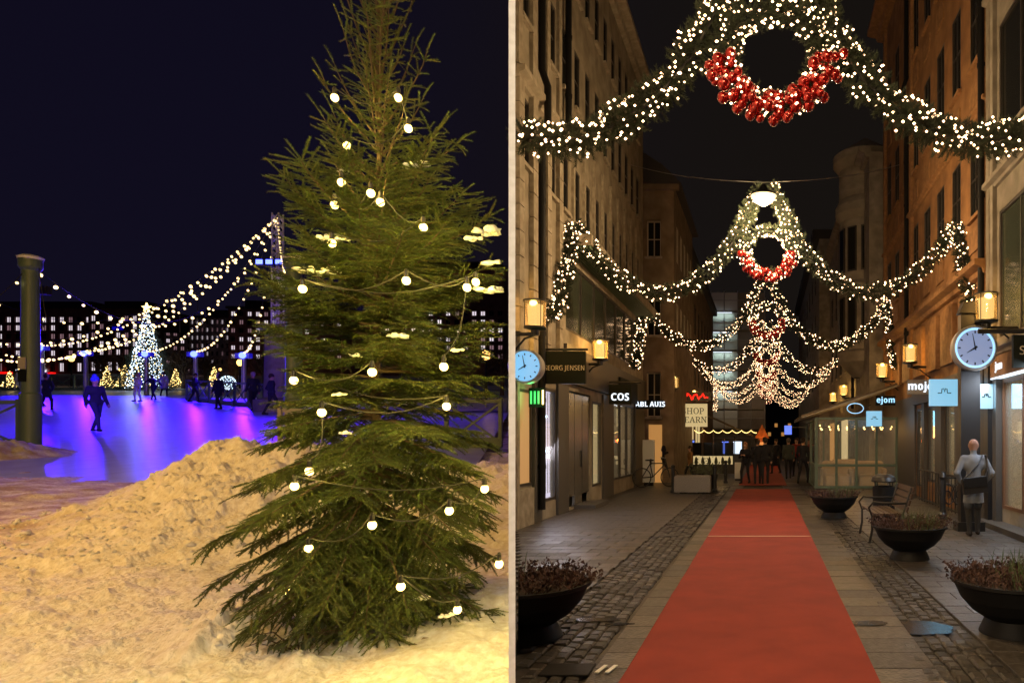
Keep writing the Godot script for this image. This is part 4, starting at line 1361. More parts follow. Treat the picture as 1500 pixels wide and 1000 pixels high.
func make_street_ground() -> void:
	var q := RandomNumberGenerator.new()
	q.seed = 90
	var mb := MB.new()
	mb.quad(Vector3(-0.75, -0.03, -2.0), Vector3(14, -0.03, 6.0), Vector3(14, -0.03, -13), Vector3(-4.8, -0.03, -13.0))
	mb.quad(Vector3(-4.8, -0.03, -13.0), Vector3(14, -0.03, -13), Vector3(14, -0.03, -130), Vector3(-20, -0.03, -130))
	var road := structure("street_ground", mb, M.asphalt)
	var slab_mesh := []
	for s in [Vector2(0.43, 0.285), Vector2(0.62, 0.36)]:
		mb = MB.new()
		mb.chamfered(Vector3(0, -0.015, 0), Vector3(s.x - 0.008, 0.03, s.y - 0.008), 0.004)
		slab_mesh.append(mb.done())
	var list := []
	var d := 3.9
	var row := 0
	while d < 26.0:   # pavement either side, in stretcher bond
		for side in 2:
			var lo := maxf(-4.5, -0.372 * (d - 0.14) + 0.04) if side == 0 else 1.72
			var hi := -1.9 if side == 0 else 4.4
			var cut := (-4.5 if side == 0 else 1.72) - (0.215 if row % 2 else 0.0)
			cut += 0.43 * floorf((lo - cut) / 0.43)
			while cut < hi:
				var left := maxf(cut, lo)
				var wide := minf(cut + 0.43, hi) - left
				var x := left + wide * 0.5
				cut += 0.43
				if wide < 0.03:
					continue
				var b := Basis.from_euler(Vector3(q.randf_range(-0.004, 0.004), q.randf_range(-0.006, 0.006), q.randf_range(-0.004, 0.004))).scaled(Vector3(wide / 0.43, 1, 1))
				list.append([Transform3D(b, Vector3(x, q.randf_range(-0.002, 0.002), -d)), slab_mesh[0], M["slab_%d" % (q.randi() % 4)], d + 0.0 * x, Vector2(0.422, 0.277)])
		d += 0.285
		row += 1
	pieces(road, "paving_slab", list, "slab_1")
	list = []
	d = 3.9
	while d < 26.0:   # larger slabs in the middle, seen either side of the carpet
		for x in [-0.98 - 0.12, 0.89]:
			var b := Basis.from_euler(Vector3(q.randf_range(-0.004, 0.004), 0, q.randf_range(-0.003, 0.003))).scaled(Vector3(0.7 if x < 0 else 1.0, 1, 1))
			list.append([Transform3D(b, Vector3(x + 0.11 * (1 if x < 0 else 0), q.randf_range(-0.002, 0.001), -d)), slab_mesh[1], M["slab_%d" % (q.randi() % 4)], d, Vector2(0.612, 0.352)])
		d += 0.36
	pieces(road, "middle_slab", list, "slab_2")
	# two gutters of worn setts
	var setts := []
	for k in 4:
		mb = MB.new()
		mb.chamfered(Vector3(0, -0.03, 0), Vector3(0.097, 0.06, 0.13), 0.014)
		for i in mb.v.size():
			var p := mb.v[i]
			mb.v[i] = p + Vector3(lumps.get_noise_3d(p.x * 30 + k * 9, p.z * 30, 1), lumps.get_noise_3d(p.x * 30, p.z * 30 + k * 9, 5) * 0.6, lumps.get_noise_3d(p.x * 30, p.z * 30, k * 9)) * 0.014
		setts.append(mb.done())
	for side in 2:
		var gutter := Node3D.new()
		gutter.name = numbered("sett_gutter")
		add_child(gutter)
		gutter.set_meta("kind", "structure")
		list = []
		for col in 6:
			var x0: float = (-1.84 if side == 0 else 1.13) + 0.106 * col
			d = 3.9 + 0.07 * (col % 2)
			while d < 24.0:
				if x0 - 0.075 < -0.372 * (d - 0.08):   # the gutter passes behind the added divider here
					d += 0.14
					continue
				var low := 0.0
				if side == 1 and absf(d - 5.86) < 0.42:   # a sunken patch where water gathers
					low = -0.026 * (1.0 - absf(d - 5.86) / 0.42)
				var b := Basis.from_euler(Vector3(q.randf_range(-0.05, 0.05), q.randf_range(-0.09, 0.09), q.randf_range(-0.05, 0.05))).scaled(Vector3(q.randf_range(0.9, 1.04), 1, q.randf_range(0.85, 1.08)))
				list.append([Transform3D(b, Vector3(x0 + q.randf_range(-0.008, 0.008), q.randf_range(-0.01, 0.004) + low, -d)), setts[q.randi() % 4], M["sett_%d" % (q.randi() % 4)], d, Vector2(0.097, 0.13)])
				d += 0.14
		pieces(gutter, "sett", list, "sett_1")
	# puddles in the hollows
	for s in [[1.34, 5.88, 0.3, 0.2, -0.009, "wide puddle reflecting the shops in the sunken right sett gutter"], [0.88, 5.98, 0.2, 0.075, 0.0045, "narrow puddle at the carpet edge beside the right gutter"], [-1.5, 6.1, 0.2, 0.07, 0.003, "small bright puddle on the left sett gutter by the planter"], [-1.28, 5.96, 0.12, 0.035, 0.003, "thin streak of water between left gutter and carpet"]]:
		var poly := PackedVector2Array()
		for i in 26:
			var a := TAU * i / 26.0
			var r := 1.0 + 0.42 * lumps.get_noise_2d(cos(a) * 1.6 + s[0] * 7.0, sin(a) * 1.6)
			poly.append(Vector2(cos(a) * s[2] * r, sin(a) * s[3] * r))
		mb = MB.new()
		mb.prism(poly, -0.004, 0.0, Transform3D(Basis(Vector3.RIGHT, Vector3(0, 0, -1), Vector3.UP), Vector3.ZERO))
		var o := part(self, numbered("puddle"), mb, M.water, Vector3(s[0], s[4], -s[1]))
		tag(o, s[5], "puddle", "puddles on the street")
	# red carpet in two lengths
	for s in [[2.2, 22.4, "long red carpet running up the street from the foreground"], [24.4, 46.0, "farther length of red carpet under the walking people"]]:
		mb = MB.new()
		var n := 120
		for i in n:
			var d0 := lerpf(s[0], s[1], i / float(n))
			var d1 := lerpf(s[0], s[1], (i + 1) / float(n))
			var xs := [-0.967, -0.5, 0.0, 0.4, 0.757]
			var hgt := func(x: float, dd: float) -> float:
				return 0.011 + 0.0035 * lumps.get_noise_2d(x * 1.5, dd * 3.0) + 0.003 * sin(dd * 2.2 + x)
			for k in 4:
				var e0: float = xs[k] + (0.008 * lumps.get_noise_1d(d0 * 2.0) if k == 0 else 0.0)
				var e1: float = xs[k] + (0.008 * lumps.get_noise_1d(d1 * 2.0) if k == 0 else 0.0)
				mb.quad(Vector3(e0, hgt.call(xs[k], d0), -d0), Vector3(xs[k + 1], hgt.call(xs[k + 1], d0), -d0), Vector3(xs[k + 1], hgt.call(xs[k + 1], d1), -d1), Vector3(e1, hgt.call(xs[k], d1), -d1))
			for k in [0, 4]:
				var f := Vector3(xs[k], 0.0, -d0)
				var g := Vector3(xs[k], 0.0, -d1)
				mb.quad(f, g, Vector3(xs[k], hgt.call(xs[k], d1), -d1), Vector3(xs[k], hgt.call(xs[k], d0), -d0))
		mb.quad(Vector3(-0.967, -0.002, -s[0]), Vector3(0.757, -0.002, -s[0]), Vector3(0.757, 0.011, -s[0]), Vector3(-0.967, 0.011, -s[0]))
		var c := part(self, numbered("red_carpet"), mb, M.carpet)
		tag(c, s[2], "carpet")
		if s[0] < 5.0:
			mb = MB.new()
			mb.slab(Vector3(-0.96, 0.006, -11.35), Vector3(0.75, 0.018, -11.31))
			part(c, "seam", mb, M.seam)
	# an iron cover with worn white paint in the left gutter
	var cover := thing("drain_cover", "worn iron drain cover with white paint marks beside the left gutter", "drain cover", Vector3(-1.38, 0.006, -4.75))
	mb = MB.new()
	mb.chamfered(Vector3(0, 0, 0), Vector3(0.34, 0.012, 0.24), 0.004)
	part(cover, "plate", mb, M.dark_metal)
	for k in 2:
		mb = MB.new()
		mb.bar(Vector3(0.22 + 0.07 * k, 0.004, 0.07), Vector3(0.25 + 0.07 * k, 0.004, -0.08), 0.03, 0.008)
		part(cover, "paint_mark", mb, M.plastic_white)

func facing_left_wall(x: float, d0: float) -> Transform3D:   # u runs away from the camera, z out into the street
	return Transform3D(Basis(Vector3(0, 0, -1), Vector3.UP, Vector3(1, 0, 0)), Vector3(x, 0, -d0))

func facing_right_wall(x: float, d1: float) -> Transform3D:   # u runs towards the camera
	return Transform3D(Basis(Vector3(0, 0, 1), Vector3.UP, Vector3(-1, 0, 0)), Vector3(x, 0, -d1))

func window(b: Node3D, h: Array, m: Material, frame: Material, deep := 0.07, cols := 2, rowsn := 2, sill: Material = null) -> void:
	var w: float = h[1] - h[0]
	var t: float = h[3] - h[2]
	var key := "win_%.2f_%.2f_%d_%d" % [w, t, cols, rowsn]
	if not shared.has(key):
		var mb := MB.new()
		var f := 0.05
		mb.slab(Vector3(0, 0, -0.03), Vector3(f, t, 0.03))
		mb.slab(Vector3(w - f, 0, -0.03), Vector3(w, t, 0.03))
		mb.slab(Vector3(f, 0, -0.028), Vector3(w - f, f, 0.028))
		mb.slab(Vector3(f, t - f, -0.028), Vector3(w - f, t, 0.028))
		for i in range(1, cols):
			mb.slab(Vector3(w * i / cols - 0.02, f, -0.02), Vector3(w * i / cols + 0.02, t - f, 0.02))
		for i in range(1, rowsn):
			mb.slab(Vector3(f, t * i / rowsn - 0.018, -0.018), Vector3(w - f, t * i / rowsn + 0.018, 0.018))
		shared[key] = mb.done()
		mb = MB.new()
		mb.slab(Vector3(f, f, -0.012), Vector3(w - f, t - f, -0.004))
		shared[key + "p"] = mb.done()
		mb = MB.new()
		mb.slab(Vector3(-0.06, -0.08, 0.0), Vector3(w + 0.06, 0.0, deep + 0.08))
		shared[key + "s"] = mb.done()
	var o := part(b, "window", shared[key], frame, Vector3(h[0], h[2], -deep + 0.03))
	part(o, "pane", shared[key + "p"], m)
	if sill:
		part(o, "sill", shared[key + "s"], sill, Vector3(0, 0, -0.03))

func shop(b: Node3D, h: Array, deep: float, light: Color, energy: float, back: Material, called := "shop_interior") -> void:   # the lit room behind a shop window
	var mb := MB.new()
	var x0: float = h[0] - 0.12
	var x1: float = h[1] + 0.12
	var y0: float = maxf(h[2] - 0.12, 0.02)
	var y1: float = h[3] + 0.25
	mb.slab(Vector3(x0, y0, -deep - 0.05), Vector3(x1, y1, -deep))
	mb.slab(Vector3(x0 - 0.05, y0, -deep), Vector3(x0, y1, -0.09))
	mb.slab(Vector3(x1, y0, -deep), Vector3(x1 + 0.05, y1, -0.09))
	mb.slab(Vector3(x0, y1, -deep), Vector3(x1, y1 + 0.05, -0.1))
	mb.slab(Vector3(x0, y0 - 0.05, -deep), Vector3(x1, y0, -0.1))
	part(b, called, mb, back)
	mb = MB.new()
	mb.slab(Vector3(x0 + 0.1, y1 - 0.05, -deep + 0.1), Vector3(x1 - 0.1, y1 - 0.02, -0.34))
	part(b, "ceiling_light", mb, M.window_cream)
	area(b, Vector3((x0 + x1) / 2, y1 - 0.07, -deep / 2 - 0.1), Vector3(0, -1, 0.25), Vector2(x1 - x0 - 0.2, maxf(0.15, deep - 0.5)), light, energy)

func pane(b: Node3D, h: Array, m: Material, frame: Material, posts: int, z := -0.1) -> void:   # large shop glazing
	var mb := MB.new()
	for i in posts + 1:
		var x: float = lerpf(h[0] + 0.03, h[1] - 0.03, i / float(posts))
		mb = MB.new()
		mb.slab(Vector3(x - 0.03, h[2], z - 0.04), Vector3(x + 0.03, h[3], z + 0.04))
		part(b, "mullion", mb, frame)
	for y in [h[2] + 0.03, h[3] - 0.03]:
		mb = MB.new()
		mb.slab(Vector3(h[0] + 0.06, y - 0.03, z - 0.035), Vector3(h[1] - 0.06, y + 0.03, z + 0.035))
		part(b, "transom", mb, frame)
	for i in posts:
		mb = MB.new()
		mb.slab(Vector3(lerpf(h[0] + 0.03, h[1] - 0.03, i / float(posts)) + 0.03, h[2] + 0.06, z - 0.005), Vector3(lerpf(h[0] + 0.03, h[1] - 0.03, (i + 1) / float(posts)) - 0.03, h[3] - 0.06, z + 0.005))
		part(b, "pane", mb, m)

func garments(b: Node3D, x0: float, x1: float, y: float, z: float, n: int, sd: int) -> void:
	var q := RandomNumberGenerator.new()
	q.seed = sd
	var mb := MB.new()
	mb.tube([Vector3(x0, y, z), Vector3(x1, y, z)], 0.02, 6)
	part(b, "clothes_rail", mb, M.steel)
	for i in n:
		var x := lerpf(x0 + 0.1, x1 - 0.1, (i + 0.5) / n)
		var l := q.randf_range(0.6, 1.1)
		mb = MB.new()
		mb.tinted = true
		mb.tint = [Color(0.03, 0.03, 0.04), Color(0.3, 0.08, 0.06), Color(0.35, 0.3, 0.22), Color(0.08, 0.1, 0.2), Color(0.5, 0.48, 0.44)][q.randi() % 5]
		mb.prism(PackedVector2Array([Vector2(-0.2, -l), Vector2(0.2, -l), Vector2(0.19, -0.12), Vector2(0.05, -0.02), Vector2(-0.05, -0.02), Vector2(-0.19, -0.12)]), -0.05, 0.05, Transform3D(Basis(Vector3.UP, q.randf_range(0.2, 0.9)), Vector3(x, y, z)))
		part(b, "garment", mb, M.cloth)

func cornice(b: Node3D, called: String, u0: float, u1: float, y: float, out: float, tall: float, m: Material) -> void:
	var mb := MB.new()
	mb.prism(PackedVector2Array([Vector2(-0.02, 0), Vector2(out * 0.35, 0.02), Vector2(out * 0.45, tall * 0.4), Vector2(out * 0.9, tall * 0.55), Vector2(out, tall * 0.6), Vector2(out, tall), Vector2(-0.02, tall)]), 0, u1 - u0, Transform3D(Basis(Vector3(0, 0, 1), Vector3.UP, Vector3(-1, 0, 0)), Vector3(u1, y, 0)))
	part(b, called, mb, m)

func box_part(b: Node3D, called: String, lo: Vector3, hi: Vector3, m: Material) -> MeshInstance3D:
	var mb := MB.new()
	mb.slab(lo, hi)
	return part(b, called, mb, m)

func downpipe(b: Node3D, u: float, y0: float, y1: float) -> void:
	var mb := MB.new()
	var pts := [Vector3(u, y0, 0.12), Vector3(u, y0 + 5.0, 0.12)]
	pts.append_array([Vector3(u, y0 + 7.2, 0.12), Vector3(u + 0.05, y0 + 7.5, 0.22), Vector3(u + 0.05, y0 + 8.3, 0.22), Vector3(u, y0 + 8.6, 0.12), Vector3(u, y1, 0.12)])
	mb.tube(pts, 0.07, 8)
	var o := part(b, "downpipe", mb, M.dark_metal)
	for k in 5:
		mb = MB.new()
		mb.lathe(Vector3(u, y0 + 0.8 + k * 1.3, 0.12), [Vector2(0.085, 0), Vector2(0.085, 0.08)], 8)
		part(o, "bracket", mb, M.dark_metal)

func make_left_side() -> void:
	var mb: MB
	var D := 12.2
	var x := facing_left_wall(-4.5, D)
	var b := thing("stone_building", "pale limestone corner building with shops below, left side of the street", "building", x.origin, "", x.basis)
	var holes := []
	var wins := []
	var ds := [12.75]
	for i in 11:
		ds.append(14.35 + 0.96 * i)
	for r in [[6.75, 8.0], [9.45, 10.8], [12.1, 13.4]]:
		for e in ds:
			wins.append([e - D - 0.23, e - D + 0.23, r[0], r[1]])
	holes.append_array(wins)
	var glazed := [15.35 - D, 24.5 - D, 4.1, 5.72]
	var dimwin := [12.35 - D, 13.1 - D, 0.75, 2.55]
	var white := [13.75 - D, 14.6 - D, 0.35, 2.68]
	var steel := [15.5 - D, 17.5 - D, 0.05, 2.75]
	var lit := [17.68 - D, 18.6 - D, 0.4, 2.62]
	var big := [20.0 - D, 23.2 - D, 0.42, 2.75]
	holes.append_array([glazed, dimwin, white, steel, lit, big])
	mb = MB.new()
	mb.wall(0, 12.8, -0.05, 14.2, holes, 0.1)
	mb.quad(Vector3(12.8, -0.05, 0), Vector3(12.8, -0.05, -4.5), Vector3(12.8, 14.2, -4.5), Vector3(12.8, 14.2, 0))
	mb.quad(Vector3(12.8, -0.05, -4.6), Vector3(0, -0.05, -0.03), Vector3(0, 14.2, -0.03), Vector3(12.8, 14.2, -4.6))
	mb.tri(Vector3(0, 14.2, 0), Vector3(12.8, 14.2, 0), Vector3(12.8, 14.2, -4.6))
	part(b, "wall", mb, M.limestone)
	cornice(b, "eaves", 0, 12.95, 14.2, 0.42, 0.34, M.limestone_trim)
	cornice(b, "string_course", 0, 3.1, 8.1, 0.2, 0.24, M.limestone_trim)
	cornice(b, "string_course", 3.1, 12.8, 6.35, 0.12, 0.16, M.limestone_trim)
	for h in wins:
		window(b, h, M.dark_glass, M.dark_frame, 0.07, 1, 2, M.limestone_trim)
	# pilasters on the corner, with blocks
	for e in [0.16, 0.9, 1.75, 2.55]:
		for k in 11:
			box_part(b, "stone_block", Vector3(e - 0.13, 3.1 + k * 0.46, 0), Vector3(e + 0.13, 3.54 + k * 0.46, 0.09), M.limestone_trim)
		box_part(b, "pilaster", Vector3(e - 0.1, 8.4, 0), Vector3(e + 0.1, 14.1, 0.07), M.limestone_trim)
	for i in 9:
		var e := 3.7 + i * 0.96
		box_part(b, "pier", Vector3(e - 0.12, 6.52, 0), Vector3(e + 0.02, 8.9, 0.06), M.limestone_trim)
	downpipe(b, 1.15, 0.25, 14.1)
	downpipe(b, 2.95, 8.4, 14.1)
	# glazed first floor under a louvred canopy
	pane(b, glazed, M.green_glass, M.dark_frame, 7, -0.05)
	box_part(b, "canopy", Vector3(3.0, 5.95, 0), Vector3(12.8, 6.2, 0.62), M.limestone_trim)
	for k in 9:
		box_part(b, "louvre", Vector3(3.0, 5.88, 0.03 + k * 0.066), Vector3(12.8, 5.945, 0.06 + k * 0.066), M.louvre)
	# shopfronts
	box_part(b, "fascia", Vector3(2.9, 2.9, 0), Vector3(12.8, 3.75, 0.1), M.dark_frame)
	for e in [[0.0, 0.12], [0.92, 1.36], [2.42, 3.2], [6.5, 7.75], [11.05, 12.8]]:
		box_part(b, "stall_riser", Vector3(e[0], 0, 0), Vector3(e[1], 2.85, 0.06), M.granite if e[0] > 0.5 else M.limestone_trim)
	box_part(b, "plinth", Vector3(0.12, 0, 0), Vector3(0.92, 0.7, 0.05), M.limestone_trim)
	window(b, dimwin, M.window_warm, M.dark_frame, 0.05, 1, 1)
	# the dazzling white window with vertical light rods
	pane(b, white, M.glass, M.dark_frame, 1, -0.03)
	box_part(b, "window_backing", Vector3(white[0], white[2], -0.14), Vector3(white[1], white[3], -0.11), M.window_white)
	for k in 5:
		mb = MB.new()
		mb.tube([Vector3(white[0] + 0.13 + 0.15 * k, 0.5, -0.08), Vector3(white[0] + 0.13 + 0.15 * k, 2.6, -0.08)], 0.012, 6)
		part(b, "light_rod", mb, M.steel)
	for k in 7:
		mb = MB.new()
		mb.ball(Vector3(white[0] + 0.2 + 0.12 * (k % 3), 0.9 + 0.24 * k, -0.07), Vector3.ONE * 0.03, 4, 6)
		part(b, "spot_bulb", mb, M.bulb_cool)
	area(b, Vector3((white[0] + white[1]) / 2, 1.6, 0.02), Vector3(0, -0.35, 1), Vector2(0.7, 2.1), Color(0.95, 0.93, 1), 8.0)
	# brushed steel panels with a door
	for k in 3:
		var o := box_part(b, "steel_panel", Vector3(steel[0] + 0.02 + k * 0.66, 0.3 if k != 1 else 0.06, -0.09), Vector3(steel[0] + 0.64 + k * 0.66, 2.7, -0.03), M.brushed_steel)
		if k == 1:
			box_part(o, "handle", Vector3(steel[0] + 1.2, 0.95, -0.06), Vector3(steel[0] + 1.24, 1.35, 0.0), M.black_paint)
	box_part(b, "step", Vector3(steel[0] + 0.5, 0, 0), Vector3(steel[1] - 0.2, 0.09, 0.5), M.granite)
	box_part(b, "window_backing", Vector3(lit[0], lit[2], -0.12), Vector3(lit[1], lit[3], -0.09), M.window_cream)
	pane(b, lit, M.glass, M.dark_frame, 1, -0.03)
	# clothes shop
	shop(b, big, 2.1, Color(1, 0.92, 0.8), 5.0, M.shop_wall)
	garments(b, big[0] + 0.3, big[1] - 0.3, 1.75, -1.3, 9, 5)
	box_part(b, "shelf", Vector3(big[0], 2.0, -2.05), Vector3(big[1], 2.05, -1.7), M.wood)
	box_part(b, "poster", Vector3(big[1] - 0.8, 0.5, -0.3), Vector3(big[1] - 0.15, 1.2, -0.27), M.plastic_white)
	pane(b, big, M.glass, M.dark_frame, 3, -0.03)
	box_part(b, "sign_board", Vector3(8.2, 2.82, 0.1), Vector3(10.9, 3.5, 0.16), M.sign_black)
	# projecting signs, clock and lanterns are things of their own
	var s := thing("projecting_sign", "dark green projecting sign with pale capitals GEORG JENSEN", "sign", Vector3(-4.42, 2.72, -13.5))
	box_part(s, "board", Vector3(0, 0, -0.04), Vector3(0.86, 0.64, 0.04), M.sign_black)
	lettering(s, "GEORG JENSEN", M.sign_gold, Vector3(0.44, 0.31, 0.045), 0.095, Basis.IDENTITY.scaled(Vector3(0.92, 1, 1)), "Droid Sans", 0.01)
	mb = MB.new()
	mb.tube([Vector3(-0.1, 0.68, 0), Vector3(0.9, 0.68, 0)], 0.025, 6)
	part(s, "bracket", mb, M.black_paint)
	s = thing("projecting_sign", "small dark projecting sign with glowing white letters COS", "sign", Vector3(-4.4, 2.62, -19.2))
	box_part(s, "board", Vector3(0, 0, -0.04), Vector3(0.62, 0.55, 0.04), M.sign_black)
	lettering(s, "COS", M.sign_white, Vector3(0.31, 0.2, 0.045), 0.2, Basis.IDENTITY, "Droid Sans", 0.02, 700)
	mb = MB.new()
	mb.tube([Vector3(-0.1, 0.62, 0), Vector3(0.9, 0.62, 0)], 0.03, 6)
	part(s, "bracket", mb, M.black_paint)
	s = thing("shop_sign", "long dark sign with glowing white blurred capitals beside the dark passage", "sign", Vector3(-4.45, 2.68, -23.4))
	box_part(s, "board", Vector3(0, 0, -0.04), Vector3(0.95, 0.3, 0.04), M.sign_black)
	lettering(s, "ABL AUIS", M.sign_white, Vector3(0.5, 0.16, 0.045), 0.17, Basis.IDENTITY, "Droid Sans", 0.02, 700)
	s = thing("neon_cross_sign", "small green and yellow neon sign under the left wall clock", "sign", Vector3(-4.42, 2.22, -12.75))
	box_part(s, "housing", Vector3(0, 0, -0.03), Vector3(0.3, 0.36, 0.03), M.dark_metal)
	for k in 3:
		mb = MB.new()
		mb.tube([Vector3(0.05 + k * 0.07, 0.06, 0.05), Vector3(0.05 + k * 0.07, 0.3, 0.05)], 0.018, 6)
		part(s, "neon_tube", mb, M.sign_green)
	mb = MB.new()
	mb.tube([Vector3(0.27, 0.05, 0.05), Vector3(0.27, 0.32, 0.05)], 0.015, 6)
	part(s, "neon_tube", mb, M.bulb_warm_small)
	omni(s, Vector3(0.15, 0.18, 0.2), Color(0.4, 1, 0.5), 0.12, 0.1)
	clock("round blue-lit wall clock on the left facade", Vector3(-4.22, 2.9, -12.05), 0.26, M.clock_blue, M.clock_blue, 7.97, -4.5)
	# the darker house that juts out beyond, its gable facing us
	b = thing("stucco_house", "dim brown stucco house jutting out beyond the limestone building", "building", Vector3(-9.3, 0, -26.0))
	holes = []
	for r in [[5.6, 7.0], [8.6, 10.0], [2.5, 4.2]]:
		for e in [3.6, 4.75]:
			holes.append([e, e + 0.55, r[0], r[1]])
	mb = MB.new()
	mb.wall(0, 5.8, -0.05, 11.3, holes, 0.25)
	part(b, "front_wall", mb, M.brown_stucco)
	for h in holes:
		window(b, h, M.dark_glass, M.pale_frame, 0.22, 2, 2, M.limestone_trim)
	var sw := MB.new()
	holes = []
	for r in [[5.6, 7.0], [8.6, 10.0]]:
		for i in 5:
			holes.append([0.7 + 1.2 * i, 1.3 + 1.2 * i, r[0], r[1]])
	sw.wall(0, 6.5, -0.05, 11.3, holes, 0.1)
	var side := part(b, "side_wall", sw, M.brown_stucco, Vector3(5.8, 0, 0), Basis(Vector3(0, 0, -1), Vector3.UP, Vector3(1, 0, 0)))
	for h in holes:
		window(side, h, M.dark_glass, M.pale_frame, 0.07, 2, 2)
	mb = MB.new()
	mb.prism(PackedVector2Array([Vector2(-0.1, 11.3), Vector2(6.1, 11.3), Vector2(5.4, 12.0), Vector2(4.6, 12.5), Vector2(-0.1, 12.5)]), -6.6, 0.3)
	part(b, "roof", mb, M.roof)
	box_part(b, "eaves", Vector3(-0.1, 11.1, 0), Vector3(6.0, 11.3, 0.2), M.brown_stucco)
	box_part(b, "glowing_door", Vector3(4.85, 0, 0.0), Vector3(5.35, 2.2, 0.06), M.window_warm)  # passage door given a warm glow, no window in it
	# next house down the row with lit shop windows
	x = facing_left_wall(-3.9, 32.5)
	b = thing("row_house", "far dim house with bright shop windows behind the hanging sign", "building", x.origin, "", x.basis)
	holes = [[0.4, 2.2, 0.4, 2.6], [2.8, 4.8, 0.4, 2.6], [5.4, 8.4, 0.4, 2.6]]
	for r in [[4.6, 6.2], [7.4, 9.0]]:
		for i in 8:
			holes.append([0.8 + 2.0 * i, 1.7 + 2.0 * i, r[0], r[1]])
	mb = MB.new()
	mb.wall(0, 18.0, -0.05, 10.8, holes, 0.1)
	mb.quad(Vector3(0, -0.05, -6), Vector3(0, -0.05, 0), Vector3(0, 10.8, 0), Vector3(0, 10.8, -6))
	mb.quad(Vector3(18, -0.05, 0), Vector3(18, -0.05, -6), Vector3(18, 10.8, -6), Vector3(18, 10.8, 0))
	part(b, "wall", mb, M.brown_stucco)
	box_part(b, "roof", Vector3(-0.1, 10.8, -6), Vector3(18.1, 11.2, 0.3), M.roof)
	for i in holes.size():
		window(b, holes[i], M.window_cream if i < 3 else M.dark_glass, M.dark_frame, 0.07, 2, 1)
	omni(b, Vector3(2.6, 2.2, 1.0), Color(1, 0.8, 0.5), 2.0, 0.3)
	s = thing("hanging_sign", "cream lit hanging sign reading SHOP LEARN under the fairy lights", "sign", Vector3(-3.85, 2.2, -29.8))
	box_part(s, "board", Vector3(0, 0, -0.05), Vector3(1.3, 1.0, 0.05), M.window_cream)
	lettering(s, "SHOP", M.sign_black, Vector3(0.68, 0.68, 0.055), 0.26, Basis.IDENTITY, "Droid Serif", 0.01)
	lettering(s, "LEARN", M.sign_black, Vector3(0.68, 0.3, 0.055), 0.26, Basis.IDENTITY, "Droid Serif", 0.01)
	mb = MB.new()
	mb.tube([Vector3(-0.1, 1.05, 0), Vector3(1.35, 1.05, 0)], 0.03, 6)
	part(s, "bracket", mb, M.black_paint)
	s = thing("red_neon_sign", "red neon script glowing above the cream hanging sign", "sign", Vector3(-3.5, 3.55, -30.2))
	var pts := []
	for i in 26:
		var t := i / 25.0
		pts.append(Vector3(t * 0.95, 0.14 * sin(t * 19.0) * (1.0 - 0.5 * t) + 0.05 * sin(t * 43.0), 0))
	mb = MB.new()
	mb.tube(pts, 0.035, 6)
	part(s, "neon_tube", mb, M.sign_red)
	box_part(s, "mount", Vector3(-0.1, -0.2, -0.12), Vector3(1.05, 0.2, -0.06), M.black_paint)
	# display pillar and things on the left pavement
	s = thing("display_pillar", "tall pale advertising pillar standing by the dark passage", "advertising pillar", Vector3(-4.35, 0, -24.2))
	box_part(s, "body", Vector3(0, 0.12, -0.1), Vector3(0.4, 1.62, 0.1), M.plastic_white)
	box_part(s, "foot", Vector3(0.04, 0, -0.08), Vector3(0.36, 0.12, 0.08), M.dark_metal)
	box_part(s, "slot", Vector3(0.26, 0.75, 0.1), Vector3(0.32, 0.95, 0.115), M.black_paint)
	bicycle("dark bicycle leaning by the pale advertising pillar", Vector3(-3.75, 0, -23.3), 0.5)

func bicycle(label: String, p: Vector3, turn: float) -> void:
	var o := thing("bicycle", label, "bicycle", p, "", Basis(Vector3.UP, turn))
	for x in [-0.5, 0.5]:
		var mb := MB.new()
		var pts := []
		for i in 21:
			pts.append(Vector3(x + cos(TAU * i / 20.0) * 0.32, 0.34 + sin(TAU * i / 20.0) * 0.32, 0))
		mb.tube(pts, 0.02, 6, false)
		for i in 6:
			mb.tube([Vector3(x, 0.34, 0), Vector3(x + cos(TAU * i / 6.0) * 0.31, 0.34 + sin(TAU * i / 6.0) * 0.31, 0)], 0.004, 3, false)
		part(o, "wheel", mb, M.black_paint)
	var mb := MB.new()
	for e in [[Vector3(-0.5, 0.34, 0), Vector3(-0.12, 0.36, 0)], [Vector3(-0.5, 0.34, 0), Vector3(-0.2, 0.82, 0)], [Vector3(-0.12, 0.36, 0), Vector3(-0.22, 0.9, 0)], [Vector3(-0.12, 0.36, 0), Vector3(0.34, 0.8, 0)], [Vector3(-0.2, 0.82, 0), Vector3(0.34, 0.82, 0)], [Vector3(0.5, 0.34, 0), Vector3(0.33, 0.98, 0)]]:
		mb.tube(e, 0.02, 6)
	part(o, "frame", mb, M.black_paint)
	mb = MB.new()
	mb.box(Vector3(-0.23, 0.93, 0), Vector3(0.26, 0.05, 0.14))
	part(o, "saddle", mb, M.black_paint)
	mb = MB.new()
	mb.tube([Vector3(0.25, 1.02, 0.28), Vector3(0.34, 1.0, 0), Vector3(0.25, 1.02, -0.28)], 0.014, 6)
	part(o, "handlebar", mb, M.steel)

